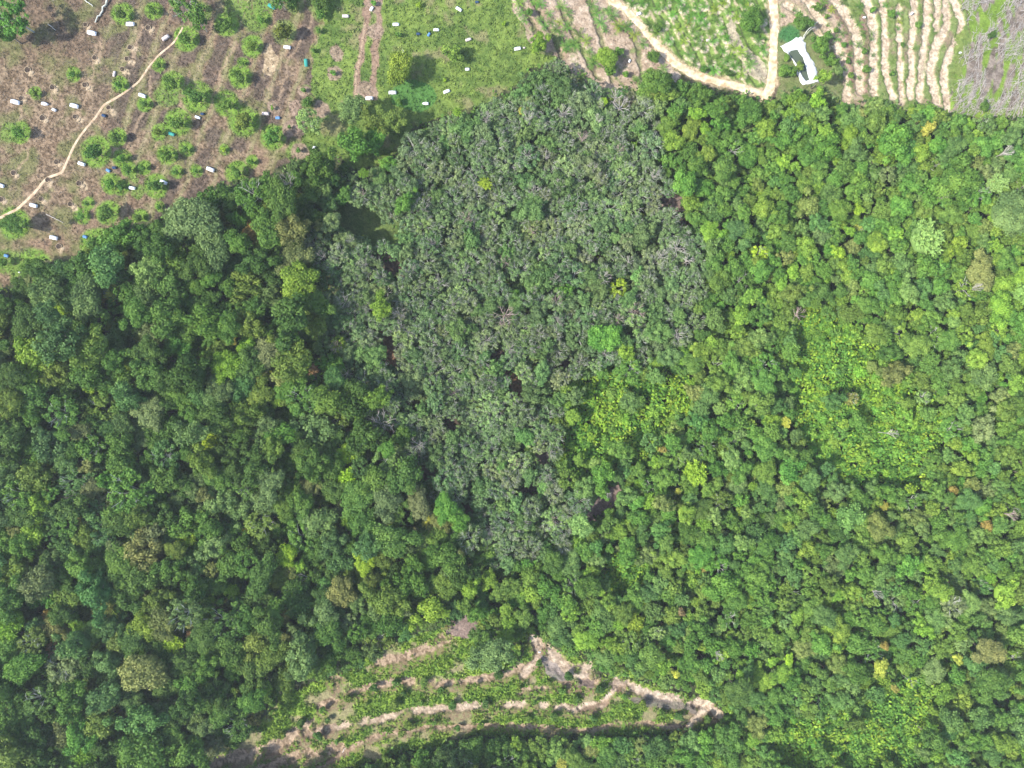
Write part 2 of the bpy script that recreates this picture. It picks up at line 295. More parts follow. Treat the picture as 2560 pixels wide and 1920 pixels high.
    put(p2 * smooth(.35, .1, rows) * smooth(.46, .6, n3) * .85, (0.58, 0.47, 0.31))
    put(inpoly(wu, wv, [(1840, 130), (1815, 60), (1830, 45), (1850, 100), (1910, 150), (1920, 215), (1880, 190)]) * .75, mix((0.42, 0.33, 0.27), (0.6, 0.5, 0.37), n3))
    for i, (a, b) in enumerate(PALM2):
        dd = np.hypot(u - a - 1, v - b - 2); ang = np.arctan2(v - b, u - a)
        put(smooth(4, 6, dd) * smooth(15, 12, dd) * smooth(-.5, .5, np.sin(ang + (i % 5) * .4 - .4)) * (n4 > .15) * .95, (0.72, 0.60, 0.42))
    d = np.minimum(pdist(wu, wv, ROAD1), pdist(wu, wv, ROAD2)); put(smooth(19, 9, d) * (n4 * .5 + n3 > .42) * .85, mix((0.40, 0.29, 0.16), (0.64, 0.51, 0.34), n4))
    # terraces on the right
    p3 = inpoly(wu, wv, [(1945, -60), (1948, 200), (1990, 235), (2110, 275), (2400, 300), (2412, 200), (2430, 110), (2400, -60)])
    put(p3, mix((0.13, 0.19, 0.045), (0.24, 0.29, 0.10), smooth(.3, .7, n3)))
    put(p3 * smooth(.52, .66, fbm(u, v, 30, 41)) * .8, (0.34, 0.24, 0.17))
    put(inpoly(wu, wv, [(1948, -60), (1950, 100), (2010, 90), (2060, 60), (2100, 150), (2120, 250), (2160, 250), (2140, 60), (2080, -60)]), mix((0.40, 0.30, 0.21), (0.54, 0.42, 0.30), n3))
    put(inpoly(wu, wv, [(1945, 60), (2040, 60), (2090, 140), (2110, 240), (2050, 260), (1945, 250)]) , mix((0.11, 0.17, 0.04), (0.25, 0.24, 0.12), n3))
    for pl in ([(2030, -20), (2085, 30), (2120, 75), (2127, 170), (2133, 230)], [(2060, 60), (2088, 110), (2093, 140)], [(2160, 40), (2165, 100), (2166, 230)]):
        d = pdist(wu, wv, pl); put(smooth(9, 5, d), mix((0.26, 0.16, 0.12), (0.36, 0.24, 0.18), n3))
    for pl, wd in STRIPS:
        wd = wd * 1.28
        d = pdist(u + (fbm(u, v, 12, 55, 3) - .5) * 13, v, pl)
        m = smooth(wd * .95, wd * .6, d); put(m, mix((0.42, 0.32, 0.22), (0.66, 0.54, 0.39), smooth(.2, .7, n3 * .7 + n4 * .3))); Z -= m * .45
        edge = smooth(wd * 1.7, wd * 1.15, d) * (1 - m) * (n4 > .45); put(edge * .5, (0.10, 0.16, 0.04))
    # purplish dead brush on the far right
    p4 = inpoly(wu, wv, [(2400, -60), (2425, 60), (2430, 100), (2395, 180), (2375, 240), (2385, 290), (2960, 300), (2960, -60)])
    put(p4, mix((0.155, 0.125, 0.10), (0.30, 0.25, 0.205), smooth(.3, .7, n3)))
    gs = fbm((u * .9 + v * .3), (v * .35), 22, 61) + .13 * np.sin((u + .0016 * (v - 120) ** 2) / 4.3)
    put(p4 * smooth(.43, .53, gs), mix((0.12, 0.21, 0.03), (0.22, 0.32, 0.05), n3))
    put(inpoly(wu, wv, [(2392, 70), (2425, 60), (2428, 130), (2395, 220), (2400, 262), (2388, 262), (2380, 190)]) * (n3 > .42), mix((0.12, 0.19, 0.035), (0.23, 0.27, 0.08), n3))
    # sapling grass circles
    for (a, b, d0, pal) in ORCH:
        if a > 880: continue
        r = max(d0 / 3.456 * .5 * 1.25 + 6, 10) * (1.02 if (a + b) % 3 > 1.2 else .84)
        off = 3
        dd = np.hypot(.4 * wu + .6 * u - a - off, .4 * wv + .6 * v - b + 1)
        put(smooth(r * 1.15, r * .85, dd) * clear * (0.5 + .5 * (n4 > .3)) * (1.0 if a < 700 else .5), mix((0.115, 0.225, 0.030), (0.21, 0.33, 0.055), n3))
    for a, b, r in ((500, 30, 30), (640, 38, 44), (590, 12, 36), (665, 10, 30), (20, 655, 34), (60, 690, 40), (420, 240, 34), (500, 225, 22), (30, 330, 30), (330, 445, 18), (345, 480, 20), (780, 440, 40), (740, 380, 26)):
        dd = np.hypot(wu - a, wv - b); put(smooth(r * 1.1, r * .75, dd) * clear * (n4 > .2) * .85, mix((0.115, 0.205, 0.035), (0.20, 0.30, 0.06), n3))
    for a, b in PITS:
        dd = np.hypot(wu - a - 9, wv - b - 8); put(smooth(11, 6, dd) * (n4 > .2) * .8, mix((0.42, 0.32, 0.20), (0.60, 0.48, 0.32), n4))
    for a, b, r in RINGS:
        rr = r / 3.456; dd = np.hypot(wu - a, wv - b); put(smooth(rr, rr * .85, dd) * .9, mix((0.24, 0.17, 0.12), (0.38, 0.28, 0.21), n4))
    put((np.hypot((wu - 675) / 16, (wv - 150) / 40) < 1) * .85, mix((0.38, 0.28, 0.16), (0.58, 0.46, 0.30), n4))
    put(smooth(26, 14, pdist(wu, wv, [(1965, 85), (1985, 90)])) * .9, (0.045, 0.17, 0.05))
    # bottom terraces
    te = inpoly(wu, wv, TERR)
    put(te, mix((0.12, 0.23, 0.03), (0.24, 0.36, 0.05), smooth(.3, .7, n3 * .6 + n2 * .4)))
    put(te * smooth(.58, .68, fbm(u, v, 46, 71) + .09 * smooth(900, 600, u)) * .75, mix((0.24, 0.18, 0.11), (0.40, 0.31, 0.21), n3))
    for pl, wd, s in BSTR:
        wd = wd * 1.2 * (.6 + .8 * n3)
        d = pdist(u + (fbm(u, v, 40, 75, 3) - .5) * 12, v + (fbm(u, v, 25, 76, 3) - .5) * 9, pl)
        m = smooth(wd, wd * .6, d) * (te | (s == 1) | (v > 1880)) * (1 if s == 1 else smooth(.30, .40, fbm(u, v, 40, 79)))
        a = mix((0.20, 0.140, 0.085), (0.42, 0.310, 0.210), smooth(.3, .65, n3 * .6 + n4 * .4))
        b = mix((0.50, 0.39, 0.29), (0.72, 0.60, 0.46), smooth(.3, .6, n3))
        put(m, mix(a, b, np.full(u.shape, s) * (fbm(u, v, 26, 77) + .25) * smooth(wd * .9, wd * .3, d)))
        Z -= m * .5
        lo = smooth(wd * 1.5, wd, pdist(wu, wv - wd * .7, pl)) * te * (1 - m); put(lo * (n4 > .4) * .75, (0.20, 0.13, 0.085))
    put(inpoly(wu, wv, [(1350, 1640), (1380, 1650), (1425, 1690), (1400, 1700), (1370, 1690)]) * .8, (0.27, 0.23, 0.21))
    put(inpoly(wu, wv, [(1560, 1745), (1620, 1740), (1740, 1765), (1745, 1790), (1700, 1775), (1600, 1762)]) * .8, (0.20, 0.17, 0.15))
    put(inpoly(wu, wv, [(1440, 1705), (1480, 1700), (1480, 1720), (1445, 1718)]) * .8, (0.2, 0.15, 0.13))
    for poly, kind in GAPS:
        m = inpoly(wu, wv, [(cx(poly)[0] + (a - cx(poly)[0]) * 1.35, cx(poly)[1] + (b - cx(poly)[1]) * 1.35) for a, b in poly])
        put(m, {'brush': mix((0.17, 0.12, 0.10), (0.33, 0.25, 0.21), n3 * .5 + n4 * .5), 'orange': mix((0.22, 0.12, 0.07), (0.42, 0.26, 0.14), n4),
                'leaf': mix((0.10, 0.07, 0.05), (0.20, 0.14, 0.10), n4), 'grass': mix((0.08, 0.15, 0.03), (0.17, 0.22, 0.07), n3)}[kind])
    C *= (0.60 + 0.38 * n4)[..., None]
    put(np.zeros(u.shape), (0, 0, 0))
    Z -= smooth(45, 20, np.hypot((u - 1996) / 1.0, (v - 160) / 1.6)) * 0.0
    return C, Z * smooth(12, 30, np.minimum(np.minimum(pdist(u, v, ROAD1), pdist(u, v, ROAD2)), np.where(inpoly(u, v, LINER), 0, pdist(u, v, LINER + LINER[:1])))) * smooth(3, 10, pdist(u, v, PATH1))
def cx(poly): return (sum(p[0] for p in poly) / len(poly), sum(p[1] for p in poly) / len(poly))

# ---------------------------------------------------------------- ground
def build_ground():
    step = 2.5                                   # 0.25 m
    us = np.arange(-60, 2621, step); vs = np.arange(-60, 1981, step)
    us = np.concatenate([[-40000, -3000, -400], us, [2960, 5600, 42560]]); vs = np.concatenate([[-40000, -3000, -400], vs, [2320, 5000, 42000]])
    U, Vv = np.meshgrid(us, vs)
    C, Z = ground_eval(U, Vv)
    far = (U < -60) | (U > 2621) | (Vv < -60) | (Vv > 1981); Z[far] = 0; C[far] = C[far] * .4 + np.array([0.05, 0.07, 0.025]) * .6
    P = np.stack([(U - 1280) / 10, (960 - Vv) / 10, Z], -1).reshape(-1, 3)
    nx, ny = len(us), len(vs)
    i = np.arange(ny - 1)[:, None] * nx + np.arange(nx - 1)[None, :]
    F = np.stack([i, i + nx, i + nx + 1, i + 1], -1).reshape(-1, 4)
    m, t, b = principled('ground', 0.92, 0.12)
    a = t.nodes.new('ShaderNodeAttribute'); a.attribute_name = 'Col'
    n = t.nodes.new('ShaderNodeTexNoise'); n.inputs['Scale'].default_value = 3.0; n.inputs['Detail'].default_value = 5
    tc = t.nodes.new('ShaderNodeTexCoord'); t.links.new(tc.outputs['Object'], n.inputs['Vector'])
    mr = t.nodes.new('ShaderNodeMapRange'); mr.inputs['From Min'].default_value = .3; mr.inputs['From Max'].default_value = .7
    mr.inputs['To Min'].default_value = .72; mr.inputs['To Max'].default_value = 1.25; t.links.new(n.outputs[0], mr.inputs[0])
    mm = t.nodes.new('ShaderNodeVectorMath'); mm.operation = 'SCALE'
    t.links.new(a.outputs['Color'], mm.inputs[0]); t.links.new(mr.outputs[0], mm.inputs['Scale']); t.links.new(mm.outputs[0], b.inputs['Base Color'])
    bp = t.nodes.new('ShaderNodeBump'); bp.inputs['Strength'].default_value = .6; bp.inputs['Distance'].default_value = .25
    t.links.new(n.outputs[0], bp.inputs['Height']); t.links.new(bp.outputs[0], b.inputs['Normal'])
    me = mesh('ground', P, F, [m], fattr={'Col': C.reshape(-1, 3)}, smoothf=True)
    tag(obj('ground', me), kind='structure')
build_ground()
def resample(pts, d):
    P = np.array(pts, float); s = np.r_[0, np.cumsum(np.hypot(*np.diff(P, axis=0).T))]
    n = max(int(s[-1] / d), 2); t = np.linspace(0, s[-1], n)
    # smooth a bit
    x = np.interp(t, s, P[:, 0]); y = np.interp(t, s, P[:, 1])
    for _ in range(3):
        x[1:-1] = (x[:-2] + x[1:-1] * 2 + x[2:]) / 4; y[1:-1] = (y[:-2] + y[1:-1] * 2 + y[2:]) / 4
    return np.stack([x, y], -1)
def ribbon(name, pts, w0, w1, mat, z=0.05, amp=.35, seed=1):
    P = resample(pts, 4); T = nrm(np.gradient(P, axis=0)); Nn = np.stack([-T[:, 1], T[:, 0]], -1)
    n = len(P); wd = np.linspace(w0, w1, n)
    L = wd * (1 - amp / 2 + amp * fbm(P[:, 0] * 1, P[:, 1], 22, seed, 4) + .25 * (vnoise(P[:, 0], P[:, 1], 6, seed + 3) - .5))
    R = wd * (1 - amp / 2 + amp * fbm(P[:, 0] * 1, P[:, 1], 22, seed + 40, 4) + .25 * (vnoise(P[:, 0], P[:, 1], 6, seed + 9) - .5))
    V = []; k = 7
    for j in range(k):
        f = j / (k - 1) * 2 - 1
        q = P + Nn * (np.where(f < 0, L, R) * f)[:, None]
        zz = z * (1 - abs(f) ** 3) + .012 + .02 * vnoise(q[:, 0], q[:, 1], 5, seed)
        V.append(np.stack([(q[:, 0] - 1280) / 10, (960 - q[:, 1]) / 10, zz], -1))
    V = np.stack(V, 1).reshape(-1, 3)
    i = np.arange(n - 1)[:, None] * k + np.arange(k - 1)[None, :]
    F = np.stack([i, i + 1, i + k + 1, i + k], -1).reshape(-1, 4)
    return tag(obj(name, mesh(name, V, F, [mat], smoothf=True)), kind='structure')
ribbon('dirt_road', ROAD1, 8, 9.5, M_SAND, .06, 1.1, 5)
ribbon('dirt_track', ROAD2, 10, 11, M_SAND, .075, .7, 8)
ribbon('footpath', PATH1, 2.0, 3.6, M_PATH, .05, .6, 12)

# pond: white liner round dark green water
def closed(pts, n):
    P = np.array(pts + pts[:1], float); s = np.r_[0, np.cumsum(np.hypot(*np.diff(P, axis=0).T))]
    t = np.linspace(0, s[-1], n, endpoint=False); return np.stack([np.interp(t, s, P[:, 0]), np.interp(t, s, P[:, 1])], -1)
def align(A, B):
    best = min(range(len(B)), key=lambda k: float(np.sum((A - np.roll(B, k, 0)) ** 2))); return np.roll(B, best, 0)
A = closed(LINER, 150); B = align(A, closed(WATER[::-1], 150)); V = []; K = 14
for j in range(K):
    f = j / (K - 1); q = A * (1 - f) + B * f
    if j < 2: q = q + (np.stack([vnoise(q[:, 0], q[:, 1], 5, 7), vnoise(q[:, 0], q[:, 1], 5, 8)], -1) - .5) * 3
    z = .06 + .5 * math.sin(math.pi * f) ** .7 + .55 * (fbm(q[:, 0] + q[:, 1] * .4, q[:, 1], 9, 9, 3) - .5) - (.25 if j == K - 1 else 0)
    V.append(np.stack([(q[:, 0] - 1280) / 10, (960 - q[:, 1]) / 10, np.maximum(z, .02)], -1))
V = np.stack(V, 1).reshape(-1, 3); n = 150
F = np.array([(i * K + j, ((i + 1) % n) * K + j, ((i + 1) % n) * K + j + 1, i * K + j + 1) for i in range(n) for j in range(K - 1)])
M_LINER = noisy('white_plastic', (0.56, 0.58, 0.60), (0.80, 0.80, 0.80), .9, .5, .35, .4)
tag(obj('pond_liner', mesh('pond_liner', V, F, [M_LINER], smoothf=True)), 'rumpled white plastic sheet laid around the small dark green pond', 'pond liner')
wv_ = np.stack([(B[:, 0] - 1280) / 10, (960 - B[:, 1]) / 10, np.full(n, .05)], -1); cw = wv_.mean(0)
wv2 = cw + (wv_ - cw) * 1.03; wv3 = cw + (wv_ - cw) * .5; wv2[:, 2] = .05; wv3[:, 2] = .05
Vw = np.concatenate([wv2, wv3, np.repeat(cw[None], n, 0)]); Fw = np.array([(r * n + i, (r + 1) * n + i, (r + 1) * n + (i + 1) % n, r * n + (i + 1) % n) for r in range(2) for i in range(n)])
mw, t, b = principled('pond_water', .12, .5); b.inputs['Base Color'].default_value = (0.075, 0.095, 0.06, 1)
tag(obj('water', mesh('water', Vw, Fw, [mw])), kind='structure')

# ---------------------------------------------------------------- prototypes
PAL = {'dark green': (0.055, 0.108, 0.026), 'mid green': (0.085, 0.165, 0.033), 'olive green': (0.130, 0.180, 0.036), 'olive dark': (0.11, 0.13, 0.024), 'grey-green': (0.120, 0.180, 0.070), 'blue-green': (0.075, 0.155, 0.056),
       'bright green': (0.092, 0.208, 0.036), 'olive lime': (0.20, 0.28, 0.036), 'lime': (0.19, 0.315, 0.036), 'yellow-lime': (0.31, 0.43, 0.034), 'yellow': (0.46, 0.43, 0.08), 'orange': (0.33, 0.21, 0.065),
       'brown-olive': (0.200, 0.195, 0.072), 'red-brown': (0.28, 0.155, 0.09), 'grey-brown': (0.165, 0.180, 0.090), 'pale green': (0.23, 0.33, 0.11)}
PAL = {k: (min(a * 1.28, .6), min(b * 1.28, .6), c * 1.12) for k, (a, b, c) in PAL.items()}
def cubesphere():
    V = []; F = []
    g = [-1, 0, 1]; idx = {}
    def vid(p):
        p = tuple(p)
        if p not in idx: idx[p] = len(V); V.append(p)
        return idx[p]
    for ax in range(3):
        for s in (-1, 1):
            for i in range(2):
                for j in range(2):
                    q = []
                    for a, b in ((0, 0), (1, 0), (1, 1), (0, 1)):
                        p = [0, 0, 0]; p[ax] = s; p[(ax + 1) % 3] = g[i + a]; p[(ax + 2) % 3] = g[j + b]; q.append(vid(p))
                    F.append(q if s > 0 else q[::-1])
    V = nrm(np.array(V, float)); return V, np.array(F)
CSV, CSF = cubesphere()
def leaves(P, Nn, L, Wd, rng):
    n = len(P); r = nrm(rng.normal(size=(n, 3))); a = nrm(np.cross(Nn, r)); b = np.cross(Nn, a)
    a = a * L[:, None]; b = b * Wd[:, None]; fold = Nn * (Wd * .35)[:, None]
    V = np.stack([P - a, P - b + fold, P + a, P + b + fold], 1).reshape(-1, 3)
    return V, np.arange(4 * n).reshape(-1, 4)
def updir(n, rng, bias=0.35):
    d = nrm(rng.normal(size=(n, 3))); d[:, 2] = d[:, 2] * .8 + bias; return nrm(d)
def crown(kind, seed, lf):
    """unit crown, about 1 wide each way, lf = leaf size against the crown radius"""
    rng = np.random.default_rng(seed); parts = []; tints = []
    if kind in ('lobed', 'dome', 'bush', 'broc'):
        if kind == 'lobed': nl, lr, flat, rr = rng.integers(12, 18), (.18, .40), .62, .76
        elif kind == 'broc': nl, lr, flat, rr = rng.integers(22, 34), (.14, .30), .60, .82
        elif kind == 'dome': nl, lr, flat, rr = rng.integers(26, 34), (.20, .30), .50, .76
        else: nl, lr, flat, rr = rng.integers(5, 9), (.35, .5), .7, .55
        th = np.arange(nl) * 2.39996 + rng.normal(0, .35, nl); ph = np.sqrt((np.arange(nl) + .5) / nl) * (1.0 + rng.normal(0, .10, nl)); ph = np.clip(ph, 0, 1.15) * rr
        ell = 1 + rng.uniform(-.22, .22); wob = 1 + .22 * np.sin(2 * th + rng.uniform(0, 6)) + .17 * np.sin(3 * th + rng.uniform(0, 6))
        cz = flat * np.sqrt(np.clip(1 - (ph / 1.02) ** 2, 0.02, 1)) + rng.normal(0, .11 if kind != 'dome' else .04, nl)
        c = np.stack([ph * np.cos(th) * wob * ell, ph * np.sin(th) * wob / ell, cz - .25], -1)
        r = rng.uniform(*lr, nl)
        lt = np.clip(rng.normal(.5, .22, nl), .05, .95)
        for k in range(nl):
            area = 4 * math.pi * r[k] ** 2 * .62; cnt = int(area / (lf * lf * .62) * (1.35 if kind != 'dome' else 1.5)) + 4
            d = updir(cnt, rng, .42); jit = np.where(rng.random((cnt, 1)) < .2, rng.uniform(1.0, 1.42, (cnt, 1)), rng.uniform(.74, 1.16, (cnt, 1)))
            p = c[k] + d * r[k] * jit * np.array([1, 1, .85])
            # drop leaves buried in another lobe
            dd = np.linalg.norm(p[:, None, :] - c[None], axis=-1) / r[None]; dd[:, k] = 9; keep = dd.min(1) > .78
            p, d = p[keep], d[keep]; m = len(p)
            nn = nrm(d * .8 + rng.normal(0, .48 if kind != 'dome' else .40, (m, 3)) + np.array([0, 0, .25]))
            L = lf * rng.uniform(.42, .80, m)
            parts.append(leaves(p, nn, L, L * rng.uniform(.5, .8, m), rng)); tints.append(np.clip(lt[k] + rng.normal(0, .16, m), 0, 1))
            parts.append((c[k] + CSV * r[k] * .70 * np.array([1, 1, .8]), CSF.copy())); tints.append(np.full(len(CSF), lt[k]))
        parts.append((CSV * np.array([.66, .66, .36]) + np.array([0, 0, -.30]), CSF.copy())); tints.append(np.full(len(CSF), .4))
    elif kind in ('loose', 'rubber'):
        nl = rng.integers(44, 56) if kind == 'rubber' else rng.integers(40, 52)
        for k in range(nl):
            th = rng.uniform(0, 6.283); ph = math.sqrt(rng.uniform(0, 1)) * .95
            z = .55 * math.sqrt(max(0, 1 - ph * ph)) * rng.uniform(.3, 1.05) - .2; cc = np.array([ph * math.cos(th), ph * math.sin(th), z]); r = rng.uniform(.12, .22)
            cnt = int(4 * math.pi * r * r / (lf * lf) * (.66 if kind == 'rubber' else 1.0)) + 6
            d = updir(cnt, rng, .25); p = cc + d * r * rng.uniform(.4, 1.15, (cnt, 1)) * np.array([1, 1, .7])
            nn = nrm(d * .7 + rng.normal(0, .55, (cnt, 3)) + np.array([0, 0, .6])); L = lf * rng.uniform(.45, .9, cnt)
            lt = np.clip(rng.normal(.5, .2), .1, .9)
            parts.append(leaves(p, nn, L, L * rng.uniform(.4, .65, cnt), rng)); tints.append(np.clip(lt + rng.normal(0, .2, cnt), 0, 1))
            parts.append((cc + CSV * r * .6 * np.array([1, 1, .6]), CSF.copy())); tints.append(np.full(len(CSF), lt))
    elif kind == 'spiky':
        nl = rng.integers(22, 30)
        for k in range(nl):
            th = k * 2.39996 + rng.normal(0, .2); ph = math.sqrt((k + .5) / nl) * .8; z = .55 * math.sqrt(1 - ph * ph) - .2 + rng.normal(0, .05)
            cc = np.array([ph * math.cos(th), ph * math.sin(th), z]); cnt = 26
            d = updir(cnt, rng, .5); base = cc + d * .05; tip = cc + d * rng.uniform(.20, .36, (cnt, 1)) - np.array([0, 0, .03])
            side = nrm(np.cross(d, nrm(rng.normal(size=(cnt, 3))))) * rng.uniform(.025, .05, (cnt, 1)); mid = (base + tip) / 2
            V = np.stack([base, mid - side, tip, mid + side], 1).reshape(-1, 3); parts.append((V, np.arange(4 * cnt).reshape(-1, 4)))
            tints.append(np.clip(rng.normal(.6, .2, cnt), 0, 1)); parts.append((cc + CSV * .13, CSF.copy())); tints.append(np.full(24, .45))
        parts.append((CSV * np.array([.72, .72, .42]) + np.array([0, 0, -.2]), CSF.copy())); tints.append(np.full(len(CSF), .4))
    V, F = join(parts); return V, F, np.concatenate(tints)
def limbs(seed, spread, n, twigs, r0=.05, top=1.0, hz=.21):
    """unit trunk with limbs; xy in crown radii, z in trunk heights"""
    rng = np.random.default_rng(seed); parts = []; k = 5
    bend = rng.normal(0, .05, 2)
    P = np.array([[0, 0, -.03], [bend[0] * .5, bend[1] * .5, .35], [bend[0], bend[1], .75], [bend[0] * 1.2, bend[1] * 1.2, top]])
    parts.append(tube(P, np.array([1.25, .95, .75, .4]) * r0, 6))
    for i in range(n):
        a = i * 2.39996 + rng.normal(0, .3); rr = spread * rng.uniform(.65, 1.0); z0 = rng.uniform(.68, .92)
        t = np.linspace(0, 1, k); dx = math.cos(a); dy = math.sin(a); wob = np.cumsum(rng.normal(0, .035, (k, 2)), 0)
        zt = 1 + hz * math.sqrt(max(.02, 1 - rr * rr)) * rng.uniform(.9, 1.1)
        Q = np.stack([bend[0] + dx * rr * t + wob[:, 0], bend[1] + dy * rr * t + wob[:, 1], z0 + (zt - z0) * t ** .7], -1)
        parts.append(tube(Q, np.linspace(.5, .16, k) * r0, 4))
        for j in range(twigs):
            f = rng.uniform(.3, .95); i0 = int(f * (k - 1)); q = Q[i0]; aa = a + rng.choice([-1, 1]) * rng.uniform(.4, 1.1); ln = rng.uniform(.18, .38)
            e = q + np.array([math.cos(aa) * ln, math.sin(aa) * ln, 0]); re = math.hypot(e[0], e[1]); e[2] = 1 + hz * math.sqrt(max(.02, 1 - min(re, .98) ** 2)) * rng.uniform(.92, 1.12)
            m = (q + e) / 2 + np.append(rng.normal(0, .02, 2), .01); parts.append(tube(np.array([q, m, e]), np.array([.24, .17, .10]) * r0, 3))
            if twigs > 2:
                for s in (-1, 1):
                    a3 = aa + s * .6; g = e + np.array([math.cos(a3) * .12, math.sin(a3) * .12, .005]); parts.append(tube(np.array([m, (m + g) / 2 + [0, 0, .004], g]), np.array([.14, .11, .08]) * r0, 3))
    return join(parts)
PROTO = {}
def reg(kind, n, lf, key=None):
    out = []
    for i in range(n):
        V, F, T = crown(kind, 100 + i * 7 + hash_(key or kind), lf)
        out.append((V, F, T, mesh('crown', V, F, [M_LEAF], fattr={'tint': T})))
    PROTO[key or kind] = out
def hash_(s): return sum(ord(c) * (i + 3) for i, c in enumerate(s)) % 900
reg('lobed', 8, .105); reg('broc', 7, .095); reg('dome', 6, .085); reg('loose', 6, .10); reg('rubber', 9, .105); reg('spiky', 5, .1)
reg('lobed', 7, .16, 'lobed_s'); reg('broc', 6, .15, 'broc_s'); reg('dome', 5, .14, 'dome_s'); reg('loose', 5, .16, 'loose_s'); reg('bush', 6, .20); reg('bush', 5, .30, 'bush_s')
def ltree(n, spread, nb, tw, r0, mat, hz=.21, key=0):
    out = []
    for i in range(n):
        V, F = limbs(500 + key + i, spread, nb, tw, r0, 1.0, hz); out.append((V, F, mesh('trunk', V, F, [mat])))
    return out
TRUNK = {'std': ltree(5, .6, 5, 1, .055, M_BARK, .05), 'rubber': ltree(9, .99, 9, 3, .036, M_PALE, .24, 40), 'loose': ltree(5, .9, 6, 2, .045, M_PALE, .20, 80), 'tiny': ltree(3, .3, 3, 0, .05, M_BARK, .02, 120)}

